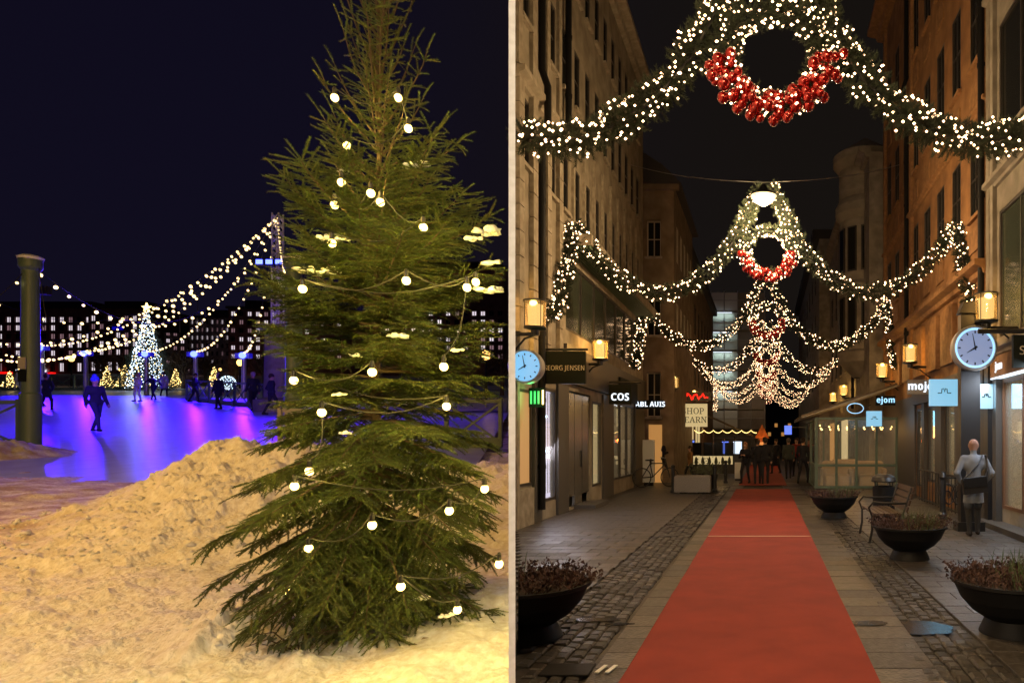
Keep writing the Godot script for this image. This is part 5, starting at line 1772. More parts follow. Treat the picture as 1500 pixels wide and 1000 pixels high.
func clock(label: String, p: Vector3, r: float, face: Material, ring: Material, time: float, wall_x: float) -> void:
	var o := thing("street_clock", label, "clock", p, "street clocks")
	var turn := Basis(Vector3.RIGHT, PI / 2)
	var mb := MB.new()
	mb.lathe(Vector3.ZERO, [Vector2(0, -0.12), Vector2(r * 1.1, -0.12), Vector2(r * 1.16, -0.04), Vector2(r * 1.16, 0.1), Vector2(r * 1.04, 0.13), Vector2(r * 1.02, 0.1)], 36, turn)
	part(o, "case", mb, M.steel)
	mb = MB.new()
	mb.lathe(Vector3.ZERO, [Vector2(r * 1.02, 0.1), Vector2(0, 0.1)], 36, turn)
	part(o, "lit_dial_light", mb, face)
	mb = MB.new()
	mb.lathe(Vector3.ZERO, [Vector2(r * 1.02, 0.104), Vector2(r * 0.93, 0.108), Vector2(r * 0.91, 0.104)], 36, turn)
	part(o, "ring_light", mb, ring)
	for i in 12:
		var a := TAU * i / 12.0
		var e := Vector3(sin(a), cos(a), 0)
		mb = MB.new()
		mb.box(Vector3(0, 0, 0), Vector3(0.018 * r / 0.26, r * 0.13, 0.006))
		part(o, "hour_mark", mb, M.black_paint, e * r * 0.8 + Vector3(0, 0, 0.112), Basis(Vector3(0, 0, 1), -a))
	for h in [[time / 12.0, 0.5, 0.03], [fmod(time, 1.0), 0.74, 0.02]]:
		mb = MB.new()
		mb.prism(PackedVector2Array([Vector2(-h[2] * r / 0.26 * 0.5, -r * 0.12), Vector2(h[2] * r / 0.26 * 0.5, -r * 0.12), Vector2(0.004, r * h[1]), Vector2(-0.004, r * h[1])]), 0.118, 0.124)
		part(o, "hand", mb, M.black_paint, Vector3.ZERO, Basis(Vector3(0, 0, 1), -TAU * h[0]))
	if wall_x < 0:
		mb = MB.new()
		mb.tube([Vector3(wall_x - p.x + 0.05, 0.0, -0.1), Vector3(-r, 0, -0.1)], 0.03, 6)
		part(o, "bracket", mb, M.black_paint)
	area(o, Vector3(0, 0, 0.15), Vector3(0, 0, 1), Vector2(r * 1.6, r * 1.6), Color(0.55, 0.8, 1), 0.12)

func lantern(label: String, p: Vector3, wall_x: float, energy := 5.0) -> void:   # glass cylinder lantern on a wall bracket
	var o := thing("wall_lantern", label, "lantern", p, "glass wall lanterns along the street")
	var mb := MB.new()
	mb.lathe(Vector3.ZERO, [Vector2(0.18, 0.0), Vector2(0.19, 0.46)], 18)
	part(o, "lantern_glass", mb, M.lantern_glass)
	mb = MB.new()
	mb.lathe(Vector3.ZERO, [Vector2(0.11, 0.03), Vector2(0.125, 0.06), Vector2(0.135, 0.4), Vector2(0.0, 0.42)], 14)
	part(o, "lamp_diffuser", mb, M.lantern_haze)
	mb = MB.new()
	mb.ball(Vector3(0, 0.41, 0.1), Vector3(0.07, 0.055, 0.07), 6, 10)
	part(o, "bulb", mb, M.lantern_core)
	mb = MB.new()
	mb.lathe(Vector3.ZERO, [Vector2(0.0, 0.455), Vector2(0.215, 0.455), Vector2(0.215, 0.48), Vector2(0.0, 0.53)], 18)
	part(o, "cap", mb, M.black_paint)
	mb = MB.new()
	mb.lathe(Vector3.ZERO, [Vector2(0.0, -0.14), Vector2(0.07, -0.14), Vector2(0.08, -0.05), Vector2(0.2, -0.02), Vector2(0.2, 0.012), Vector2(0.0, 0.012)], 18)
	part(o, "cup", mb, M.black_paint)
	for k in 4:
		var a := TAU * (k + 0.5) / 4.0
		mb = MB.new()
		mb.tube([Vector3(cos(a), 0, sin(a)) * 0.2, Vector3(cos(a) * 0.205, 0.46, sin(a) * 0.205)], 0.008, 5)
		part(o, "cage_bar", mb, M.black_paint)
	mb = MB.new()
	mb.tube([Vector3(wall_x - p.x, -0.12, 0), Vector3(0, -0.12, 0)], 0.035, 8)
	mb.tube([Vector3(wall_x - p.x, -0.42, 0), Vector3((wall_x - p.x) * 0.5, -0.2, 0), Vector3(0, -0.13, 0)], 0.02, 6)
	part(o, "bracket", mb, M.black_paint)
	omni(o, Vector3(0, 0.25, 0), Color(1, 0.74, 0.38), energy, 0.12)

func make_right_side() -> void:
	var mb: MB
	var holes := []
	# A: the nearest house, grey stone with large windows
	var x := facing_right_wall(4.4, 13.4)
	var b := thing("grey_house", "grey stone house with a tall shop window at the right edge", "building", x.origin, "", x.basis)
	var shopw := [0.75, 2.75, 0.35, 2.72]
	holes = [shopw, [0.55, 2.6, 3.5, 5.9], [0.55, 2.6, 7.2, 9.4], [0.55, 2.6, 10.6, 12.8]]
	mb = MB.new()
	mb.wall(0, 6.0, -0.05, 16.0, holes, 0.12)
	part(b, "wall", mb, M.grey_stone)
	for i in range(1, 4):
		window(b, holes[i], M.dark_glass if i > 1 else M.green_glass, M.dark_frame, 0.07, 2, 1, M.grey_stone)
	for e in [0.1, 0.32]:
		box_part(b, "pilaster", Vector3(e - 0.09, 3.3, 0), Vector3(e + 0.09, 15.9, 0.08), M.grey_stone)
	for y in [3.2, 6.4, 10.0]:
		cornice(b, "string_course", 0, 6.0, y, 0.16, 0.2, M.grey_stone)
	shop(b, shopw, 3.2, Color(1, 0.83, 0.55), 5.0, M.shop_wall)
	box_part(b, "counter", Vector3(0.9, 0.25, -2.6), Vector3(2.6, 1.15, -2.1), M.wood)
	for k in 3:
		box_part(b, "shelf", Vector3(0.8, 1.3 + 0.35 * k, -3.15), Vector3(2.7, 1.34 + 0.35 * k, -2.9), M.wood)
	for k in 5:
		mb = MB.new()
		mb.ball(Vector3(0.95 + 0.38 * k, 2.05 + 0.12 * (k % 2), -1.2 - 0.3 * (k % 2)), Vector3.ONE * 0.06, 6, 8)
		part(b, "pendant_bulb", mb, M.lantern_core)
	pane(b, shopw, M.glass, M.wood, 2, -0.03)
	box_part(b, "door_frame", Vector3(0.5, 0, 0), Vector3(0.72, 2.9, 0.12), M.granite)
	box_part(b, "dark_post", Vector3(0.28, 0, 0), Vector3(0.5, 3.1, 0.2), M.black_paint)
	var fas := box_part(b, "fascia_sign", Vector3(0.3, 2.78, 0), Vector3(4.0, 3.15, 0.16), M.ochre_trim)
	lettering(fas, "jum", M.sign_white, Vector3(1.0, 2.96, 0.165), 0.14, Basis.IDENTITY, "Droid Sans", 0.02, 700)
	box_part(b, "soffit_light", Vector3(0.4, 2.745, 0.02), Vector3(3.9, 2.77, 0.15), M.sign_white)
	area(b, Vector3(2.0, 2.73, 0.3), Vector3(0, -1, 0.55), Vector2(3.4, 0.25), Color(0.88, 0.93, 1), 8.0)
	box_part(b, "step", Vector3(0.2, 0, 0.0), Vector3(3.0, 0.1, 0.35), M.granite)
	var s := thing("projecting_sign", "black projecting sign with pale capitals at the right picture edge", "sign", Vector3(3.62, 2.72, -10.5))
	box_part(s, "board", Vector3(0.18, 0, -0.04), Vector3(0.9, 0.5, 0.04), M.sign_black)
	lettering(s, "SE", M.sign_gold, Vector3(0.36, 0.26, 0.045), 0.13, Basis.IDENTITY, "Droid Sans", 0.01)
	mb = MB.new()
	mb.tube([Vector3(-0.35, 0.56, 0), Vector3(0.9, 0.56, 0)], 0.04, 6)
	part(s, "bracket", mb, M.black_paint)
	# B: the ochre house
	x = facing_right_wall(4.4, 25.1)
	b = thing("ochre_house", "tall orange ochre stucco house with narrow windows, right side", "building", x.origin, "", x.basis)
	var wins := []
	for r in [[6.3, 7.9], [9.5, 11.4], [12.9, 14.7]]:
		for i in 8:
			wins.append([0.5 + 1.42 * i, 1.2 + 1.42 * i, r[0], r[1]])
	var shops := [[8.4, 9.5, 0.5, 2.5], [6.6, 7.7, 0.5, 2.5], [5.3, 6.2, 0.3, 2.5], [9.9, 11.4, 0.3, 2.6]]
	holes = wins + shops
	mb = MB.new()
	mb.wall(0, 11.7, -0.05, 16.6, holes, 0.1)
	mb.quad(Vector3(0, -0.05, -6), Vector3(0, -0.05, 0), Vector3(0, 16.6, 0), Vector3(0, 16.6, -6))
	mb.quad(Vector3(0, 16.6, 0), Vector3(11.7, 16.6, 0), Vector3(11.7, 16.6, -6), Vector3(0, 16.6, -6))
	part(b, "wall", mb, M.ochre_stucco)
	for h in wins:
		window(b, h, M.dark_glass, M.dark_frame, 0.06, 2, 2, M.ochre_trim)
	for i in 8:
		for r in [5.55, 8.6, 12.0]:
			box_part(b, "panel", Vector3(0.5 + 1.42 * i, r, 0), Vector3(1.2 + 1.42 * i, r + 0.5, 0.035), M.ochre_trim)
	for e in [0.12, 4.6, 11.35]:
		box_part(b, "pilaster", Vector3(e, 4.0, 0), Vector3(e + 0.24, 16.5, 0.1), M.ochre_trim)
	cornice(b, "eaves", -0.5, 11.7, 16.5, 0.6, 0.4, M.ochre_trim)
	cornice(b, "string_course", 0, 11.7, 8.25, 0.14, 0.16, M.ochre_trim)
	cornice(b, "string_course", 0, 11.7, 4.9, 0.3, 0.28, M.ochre_trim)
	downpipe(b, 11.55, 3.0, 16.4)
	downpipe(b, 4.35, 4.0, 16.4)
	for i in 7:   # projecting cornice panels above the first floor
		box_part(b, "bay_panel", Vector3(0.6 + 1.55 * i, 3.4, 0), Vector3(1.7 + 1.55 * i, 4.75, 0.12), M.ochre_trim)
	box_part(b, "base_course", Vector3(0, 0, 0), Vector3(5.2, 2.9, 0.06), M.granite)
	for e in [[6.25, 6.55], [7.75, 8.35], [9.55, 9.85], [11.42, 11.7]]:
		box_part(b, "base_pier", Vector3(e[0], 0, 0), Vector3(e[1], 2.9, 0.1), M.granite)
	box_part(b, "fascia", Vector3(5.2, 2.62, 0.0), Vector3(11.7, 3.1, 0.14), M.dark_frame)
	for i in 4:
		shop(b, shops[i], 1.3 if i < 3 else 2.0, Color(1, 0.95, 0.8), [0.5, 0.9, 0.4, 1.2][i], M.shop_wall)
		pane(b, shops[i], M.glass, M.dark_frame, [1, 1, 1, 2][i], -0.03)
	garments(b, 8.5, 9.4, 1.9, -0.8, 3, 12)
	garments(b, 6.7, 7.6, 1.9, -0.8, 3, 14)
	garments(b, 10.0, 11.2, 1.9, -1.2, 4, 15)
	# signs on the ochre house
	s = thing("lit_sign", "pale blue lit box sign with a black arch emblem beside the clock", "sign", Vector3(3.6, 2.36, -15.0), "blue lit emblem signs")
	emblem(s, 0.62, 0.58)
	s = thing("lit_sign", "narrow pale blue lit emblem sign right of the clock post", "sign", Vector3(3.98, 2.2, -12.9), "blue lit emblem signs")
	emblem(s, 0.34, 0.46)
	s = thing("lit_sign", "small pale blue lit emblem sign hanging on the glass terrace", "sign", Vector3(3.19, 2.05, -21.6), "blue lit emblem signs")
	emblem(s, 0.48, 0.48)
	s = thing("shop_sign", "grey sign with white glowing letters moje above a doorway", "sign", Vector3(3.55, 2.75, -17.0))
	box_part(s, "board", Vector3(-0.02, 0, -0.05), Vector3(0.6, 0.36, 0.05), M.concrete)
	lettering(s, "moje", M.sign_white, Vector3(0.29, 0.2, 0.055), 0.19, Basis.IDENTITY, "Droid Sans", 0.02, 700)
	s = thing("shop_sign", "dark sign with pale blue glowing letters ejom above the terrace", "sign", Vector3(3.58, 2.72, -21.8))
	box_part(s, "board", Vector3(-0.06, 0, -0.05), Vector3(0.56, 0.3, 0.05), M.sign_black)
	lettering(s, "ejom", M.clock_ring, Vector3(0.25, 0.17, 0.055), 0.18, Basis.IDENTITY, "Droid Sans", 0.02, 700)
	# clock post
	clock("large round clock with white glowing dial on a dark post, right", Vector3(3.62, 3.2, -11.9), 0.34, M.clock_pale, M.clock_ring, 7.97, 1.0)
	var cp := thing("clock_post", "dark square post carrying the large right clock", "post", Vector3(3.62, 0, -12.15))
	mb = MB.new()
	mb.chamfered(Vector3(0, 1.92, 0), Vector3(0.34, 3.85, 0.2), 0.03)
	part(cp, "shaft", mb, M.black_paint)
	mb = MB.new()
	mb.prism(PackedVector2Array([Vector2(-0.2, 3.85), Vector2(0.2, 3.85), Vector2(0.12, 4.05), Vector2(-0.12, 4.05)]), -0.12, 0.12)
	part(cp, "head", mb, M.black_paint)
	box_part(cp, "foot", Vector3(-0.24, 0, -0.16), Vector3(0.24, 0.16, 0.16), M.black_paint)
	# C: stone house with a round oriel
	x = facing_right_wall(3.95, 42.0)
	b = thing("oriel_house", "far grey stone house with a round oriel bay", "building", x.origin, "", x.basis)
	wins = []
	for r in [[5.0, 6.8], [8.2, 10.0]]:
		for i in 5:
			wins.append([1.0 + 2.3 * i, 2.0 + 2.3 * i, r[0], r[1]])
	mb = MB.new()
	mb.wall(0, 16.0, -0.05, 12.6, wins, 0.1)
	mb.quad(Vector3(16, -0.05, 0), Vector3(16, -0.05, -6), Vector3(16, 12.6, -6), Vector3(16, 12.6, 0))
	mb.quad(Vector3(0, -0.05, -6), Vector3(0, -0.05, 0), Vector3(0, 12.6, 0), Vector3(0, 12.6, -6))
	part(b, "wall", mb, M.grey_stone)
	for h in wins:
		window(b, h, M.dark_glass, M.dark_frame, 0.07, 2, 2, M.grey_stone)
	mb = MB.new()
	mb.lathe(Vector3(13.6, 0, -0.2), [Vector2(0.5, 4.2), Vector2(1.1, 4.8), Vector2(1.15, 5.2), Vector2(1.05, 5.3), Vector2(1.05, 7.6), Vector2(1.16, 7.7), Vector2(1.16, 7.95), Vector2(1.05, 8.1), Vector2(1.05, 10.6), Vector2(1.25, 10.9), Vector2(1.25, 11.2), Vector2(1.1, 11.5), Vector2(1.1, 12.7), Vector2(1.35, 13.0), Vector2(1.35, 13.3), Vector2(0.0, 14.2)], 24)
	part(b, "oriel", mb, M.grey_stone)
	for y in [5.6, 8.4]:
		for k in 4:
			var a := -0.2 + k * 0.55
			mb = MB.new()
			mb.box(Vector3(0, 0.95, 0), Vector3(0.4, 1.8, 0.06))
			var o := part(b, "window", mb, M.dark_frame, Vector3(13.6 + sin(a) * 1.06, y, -0.2 + cos(a) * 1.06), Basis(Vector3.UP, a))
			mb = MB.new()
			mb.box(Vector3(0, 0.95, 0.035), Vector3(0.3, 1.68, 0.02))
			part(o, "pane", mb, M.dark_glass)
	cornice(b, "eaves", 0, 16.0, 12.4, 0.4, 0.4, M.grey_stone)
	downpipe(b, 11.9, 3.0, 12.4)
	for i in 4:
		box_part(b, "shop_window", Vector3(0.6 + 3.2 * i, 0.4, 0.0), Vector3(2.8 + 3.2 * i, 2.6, 0.06), [M.window_warm, M.dark_glass, M.window_cream, M.dark_glass][i])
	x = facing_right_wall(3.3, 68.0)
	b = thing("end_house", "darkest grey house at the far end of the street, right side", "building", x.origin, "", x.basis)
	wins = []
	for r in [[5.0, 6.8], [8.2, 10.0], [11.2, 12.8]]:
		for i in 8:
			wins.append([1.0 + 3.0 * i, 2.2 + 3.0 * i, r[0], r[1]])
	mb = MB.new()
	mb.wall(0, 26.0, -0.05, 14.0, wins, 0.1)
	mb.quad(Vector3(26, -0.05, 0), Vector3(26, -0.05, -6), Vector3(26, 14, -6), Vector3(26, 14, 0))
	part(b, "wall", mb, M.grey_stone)
	for h in wins:
		window(b, h, M.dark_glass, M.dark_frame, 0.08, 2, 2)
	box_part(b, "roof", Vector3(0, 14, -6), Vector3(26, 14.6, 0.4), M.roof)

func emblem(s: Node3D, w: float, h: float) -> void:
	box_part(s, "sign_box", Vector3(0, 0, -0.06), Vector3(w, h, 0.06), M.sign_box)
	var mb := MB.new()
	var k := w / 0.62
	mb.tube([Vector3(-0.14, 0, 0) * k, Vector3(-0.06, 0, 0) * k, Vector3(-0.05, 0.09, 0) * k, Vector3(-0.01, 0.1, 0) * k, Vector3(0.01, 0.02, 0) * k, Vector3(0.03, 0.1, 0) * k, Vector3(0.06, 0.09, 0) * k, Vector3(0.07, 0, 0) * k, Vector3(0.15, 0, 0) * k], 0.011, 5)
	part(s, "emblem", mb, M.sign_black, Vector3(w / 2, h * 0.48, 0.065))
	area(s, Vector3(w / 2, h / 2, 0.09), Vector3(0, 0, 1), Vector2(w, h), Color(0.55, 0.85, 1), 0.25)

# ---------------------------------------------------------------- garlands
func garland_path(side: float) -> Array:   # from the peak over the street down the swag, up to the wall and down the tail: (x, y, nearer)
	var a := []
	for p in [[0.12, 7.3, 0.0], [0.3, 6.95, 0.0], [0.68, 6.2, 0.0], [1.06, 5.62, 0.0], [1.6, 5.18, 0.0], [2.15, 4.95, 0.0], [2.75, 5.0, 0.0], [3.35, 5.32, 0.0], [3.9, 5.86, 0.0], [4.28, 6.46, 0.0], [4.32, 5.95, 0.35], [4.3, 5.2, 0.75], [4.28, 4.55, 1.2], [4.26, 4.05, 1.9]]:
		a.append(Vector3(p[0] * side, p[1], p[2]))
	return a

func smooth_path(pts: Array, step: float) -> Array:
	var c := Curve3D.new()
	c.bake_interval = step
	for i in pts.size():
		var t: Vector3 = (pts[mini(i + 1, pts.size() - 1)] - pts[maxi(i - 1, 0)]) / 6.0
		if i == 9:
			t = Vector3.ZERO
		c.add_point(pts[i], -t, t)
	return Array(c.get_baked_points())

func make_garland(d: float, label: String, near: bool, shift := 0.0, dens := 1.0) -> void:
	var q := RandomNumberGenerator.new()
	q.seed = int(d * 10)
	var g := thing("street_garland", label, "garland", Vector3(shift, 0, -d), "lit fir garlands with wreaths across the street")
	if not shared.has("fir"):
		shared.fir = sprig(0.15, 80, 0.05, 40, 0.02)
	var where := []
	var tints := []
	var bulbs := MB.new()
	var wires := []
	for side in [-1.0, 1.0]:
		var path := smooth_path(garland_path(side), 0.05)
		wires.append(path)
		for i in path.size():
			var p: Vector3 = path[i]
			var t: Vector3 = (path[mini(i + 1, path.size() - 1)] - path[maxi(i - 1, 0)]).normalized()
			var ax := t.cross(Vector3(0.1, 0.2, 0.97)).normalized()
			var ay := t.cross(ax)
			var fat := 0.19 * (0.85 + 0.3 * sin(i * 0.37) * sin(i * 0.11 + side))
			if not (p + g.position).x > 0.372 * (p + g.position).z + 0.1:
				continue   # the near garland stops short of the added divider
			for k in int((13 if near else 8) * dens):
				var a := q.randf() * TAU
				var o := ax * cos(a) + ay * sin(a)
				var dir := (o + t * q.randf_range(-0.9, 0.9)).normalized()
				where.append(Transform3D(Basis.looking_at(dir, Vector3(0.2, 0.9, 0.3)).scaled(Vector3.ONE * q.randf_range(0.8, 1.15)), p + o * q.randf_range(0.0, fat * 0.6)))
				tints.append(Color(1, 1, 1) * q.randf_range(0.6, 1.3))
			var n := 2.7 if near else 1.6
			while n > 0.0:
				if q.randf() < n:
					var a := q.randf() * TAU
					var o := ax * cos(a) + ay * sin(a)
					if near and o.z < -0.3:
						o = -o
					bulbs.spark(p + o * fat * q.randf_range(0.85, 1.2) + t * q.randf_range(-0.03, 0.03), (0.016 if near else 0.019) * q.randf_range(0.75, 1.2))
				n -= 1.0
	# the wreath under the peak
	var c := Vector3(0.06, 5.82, 0.06)
	for i in int((900 if near else 420) * dens):
		var a := q.randf() * TAU
		var e := Vector3(cos(a), sin(a), 0)
		var b := q.randf() * TAU
		var o := e * cos(b) + Vector3(0, 0, 1) * sin(b)
		var dir := (o + e.cross(Vector3(0, 0, 1)) * q.randf_range(-1, 1)).normalized()
		where.append(Transform3D(Basis.looking_at(dir, Vector3(0.2, 0.9, 0.3)).scaled(Vector3.ONE * q.randf_range(0.7, 1.0)), c + e * 0.52 + o * q.randf_range(0, 0.06)))
		tints.append(Color(1, 1, 1) * q.randf_range(0.6, 1.3))
	for i in (270 if near else 150):
		var a := q.randf() * TAU
		var e := Vector3(cos(a), sin(a), 0)
		var b := q.randf() * TAU
		var o := e * cos(b) + Vector3(0, 0, 1) * sin(b)
		bulbs.spark(c + e * 0.52 + o * q.randf_range(0.12, 0.17), (0.016 if near else 0.019) * q.randf_range(0.75, 1.2))
	many(g, "fir_foliage", shared.fir, M.garland_needles, where, tints)
	var bp := part(g, "fairy_lights", bulbs, M.bulb_garland)
	bp.set_meta("kind", "stuff")
	for w in wires:
		var mb := MB.new()
		var thin := []
		for i in range(0, w.size(), 4):
			if (w[i] + g.position).x > 0.372 * (w[i] + g.position).z + 0.06:
				thin.append(w[i])
		mb.tube(thin, 0.02, 5)
		part(g, "rope", mb, M.cable)
	# red baubles hung on the lower half of the wreath
	var joined := MB.new()
	for i in (64 if near else 46):
		var a := lerpf(PI * 1.06, PI * 1.97, (i % 16) / 15.0) + q.randf_range(-0.1, 0.1)
		var r := 0.46 + 0.085 * floorf(i / 16.0) + q.randf_range(-0.03, 0.03)
		var sz := q.randf_range(0.05, 0.075)
		var p := c + Vector3(cos(a) * r * 1.02, sin(a) * r, q.randf_range(0.05, 0.2))
		if near:
			var mb := MB.new()
			mb.ball(Vector3.ZERO, Vector3.ONE * sz, 10, 16)
			var o := part(g, "bauble", mb, M.bauble, p)
			mb = MB.new()
			mb.lathe(Vector3(0, sz * 0.96, 0), [Vector2(0.012, 0), Vector2(0.012, 0.016), Vector2(0, 0.016)], 8)
			part(o, "bauble_cap", mb, M.sign_gold)
		else:
			joined.ball(p, Vector3.ONE * sz * 1.1, 6, 8)
	if not near:
		part(g, "baubles", joined, M.bauble).set_meta("kind", "stuff")
	var extra := MB.new()
	for i in 34:
		var a := lerpf(PI * 1.05, PI * 1.97, q.randf())
		extra.spark(c + Vector3(cos(a), sin(a), 0) * q.randf_range(0.42, 0.74) + Vector3(0, 0, q.randf_range(0.2, 0.29)), 0.014)
	part(g, "fairy_lights", extra, M.bulb_garland).set_meta("kind", "stuff")
	if d < 30.0:
		for e in [Vector3(-2.2, 4.3, 0.1), Vector3(2.2, 4.3, 0.1)]:
			omni(g, e, Color(1, 0.76, 0.5), 0.5, 0.4)

func make_overhead() -> void:
	var told := ["nearest fir garland with lights and wreath, cropped by the picture top", "second fir garland with wreath behind the pendant lamp", "third fir garland down the street, its wreath half as large", "fourth fir garland down the street", "fifth fir garland down the street, small and bright", "sixth fir garland, tiny in the distance", "seventh fir garland, hardly apart from the last", "last fir garland at the far end of the street"]
	var ds := [7.6, 15.4, 24.1, 32.8, 41.5, 50.2, 59.0, 67.5]
	for i in ds.size():
		make_garland(ds[i], told[i], i == 0, 0.03 if i == 0 else 0.0, 1.0 if i < 3 else 0.6)
	# pendant street lamps on span wires
	for s in [[14.5, "bowl shaped pendant street lamp hanging on a span wire, glowing"], [3.6, "bowl shaped pendant street lamp above the picture over the carpet"], [-6.0, "bowl shaped pendant street lamp behind the camera"]]:
		var o := thing("pendant_lamp", s[1], "street lamp", Vector3(-0.045, 6.72, -s[0]), "pendant street lamps")
		var mb := MB.new()
		mb.lathe(Vector3.ZERO, [Vector2(0.0, -0.12), Vector2(0.08, -0.11), Vector2(0.19, -0.05), Vector2(0.275, 0.07)], 28)
		part(o, "lamp_bowl", mb, M.pendant_rim)
		mb = MB.new()
		mb.lathe(Vector3(0, -0.03, 0.01), [Vector2(0.0, -0.11), Vector2(0.06, -0.1), Vector2(0.1, -0.065)], 20)
		part(o, "lamp_core", mb, M.pendant_core)
		mb = MB.new()
		mb.lathe(Vector3.ZERO, [Vector2(0.29, 0.06), Vector2(0.29, 0.09), Vector2(0.12, 0.18), Vector2(0.05, 0.3), Vector2(0.0, 0.32)], 28)
		part(o, "hood", mb, M.dark_metal)
		mb = MB.new()
		var pts := []
		for i in 13:
			var t := i / 12.0
			pts.append(Vector3(lerpf(-4.4, 4.45, t), 0.36 + 3.6 * absf(2.0 * t - 1.0) - 0.12 * sin(PI * fmod(t * 2.0, 1.0)), -8.0 * absf(2.0 * t - 1.0)))
		mb.tube(pts, 0.009, 5)
		part(o, "span_wire", mb, M.steel)
		omni(o, Vector3(0, -0.3, 0), Color(1, 0.83, 0.6), 24.0 if s[0] != 3.6 else 17.0, 0.2)
	for s in [[12.2, "glass wall lantern above the left wall clock"], [17.0, "second glass wall lantern on the left facade"], [26.5, "third glass wall lantern on the left by the dark passage"], [34.0, "far glass wall lantern on the left near the hanging sign"]]:
		lantern(s[1], Vector3(-4.12 if s[0] < 25 else -3.55, 3.62, -s[0]), -4.5 if s[0] < 25 else -3.9, 2.6)
	for s in [[11.9, "glass wall lantern above the large right clock"], [18.2, "second glass wall lantern on the right facade"], [22.6, "third glass wall lantern above the glass terrace"], [31.5, "fourth glass wall lantern on the right"], [36.5, "farthest glass wall lantern on the right"]]:
		lantern(s[1], Vector3(3.85 if s[0] < 25 else 3.6, 3.68, -s[0]), 4.4 if s[0] < 25 else 3.95, 2.6)

# ---------------------------------------------------------------- furniture of the street
func planter(label: String, p: Vector3, sd: int, clip := false) -> void:
	var o := thing("bowl_planter", label, "planter", p, "black bowl planters")
	var q := RandomNumberGenerator.new()
	q.seed = sd
	var keep := func(mb: MB) -> MB:
		if clip:   # this one is cut flat against the added divider
			for i in mb.v.size():
				mb.v[i].x = maxf(mb.v[i].x + p.x, 0.372 * (mb.v[i].z + p.z) + 0.05) - p.x
		return mb
	var mb := MB.new()
	mb.lathe(Vector3.ZERO, [Vector2(0.27, 0.0), Vector2(0.265, 0.02), Vector2(0.22, 0.12), Vector2(0.33, 0.19), Vector2(0.42, 0.29), Vector2(0.475, 0.41), Vector2(0.5, 0.42), Vector2(0.5, 0.445), Vector2(0.47, 0.445), Vector2(0.44, 0.38)], 36)
	part(o, "bowl", keep.call(mb), M.dark_metal)
	mb = MB.new()
	mb.lathe(Vector3.ZERO, [Vector2(0.45, 0.4), Vector2(0.0, 0.43)], 24)
	part(o, "soil", keep.call(mb), M.soil)
	for k in 2:
		mb = MB.new()
		for i in (420 if k == 0 else 300):
			var a := q.randf() * TAU
			var r := 0.44 * sqrt(q.randf())
			var b := Vector3(cos(a) * r, 0.4, sin(a) * r)
			if k == 1 and (sd % 2 == 0) == (b.x < -0.1):
				continue
			var h := q.randf_range(0.06, 0.16) if k == 0 else q.randf_range(0.12, 0.3)
			var e := b + Vector3(q.randf_range(-0.1, 0.1) + b.x * 0.3, h, q.randf_range(-0.1, 0.1))
			var w := Vector3(cos(i), 0, sin(i)) * 0.006
			if k == 0:
				mb.tri(b - w, b + w, e)
				for j in 4:
					var c := b.lerp(e, 0.4 + 0.2 * j)
					var l := Vector3(q.randf_range(-1, 1), q.randf_range(0, 0.7), q.randf_range(-1, 1)) * 0.035
					mb.tri(c, c + l + w * 2.0, c + l * 0.8 - w * 2.0 + Vector3(0, 0.02, 0))
			else:
				var mid := b.lerp(e, 0.6) + Vector3(0, 0.05, 0)
				mb.quad(b - w * 0.5, b + w * 0.5, mid + w * 0.4, mid - w * 0.4)
				mb.tri(mid - w * 0.4, mid + w * 0.4, e)
		part(o, "heather" if k == 0 else "grass", keep.call(mb), M.heather if k == 0 else M.grass).set_meta("kind", "stuff")

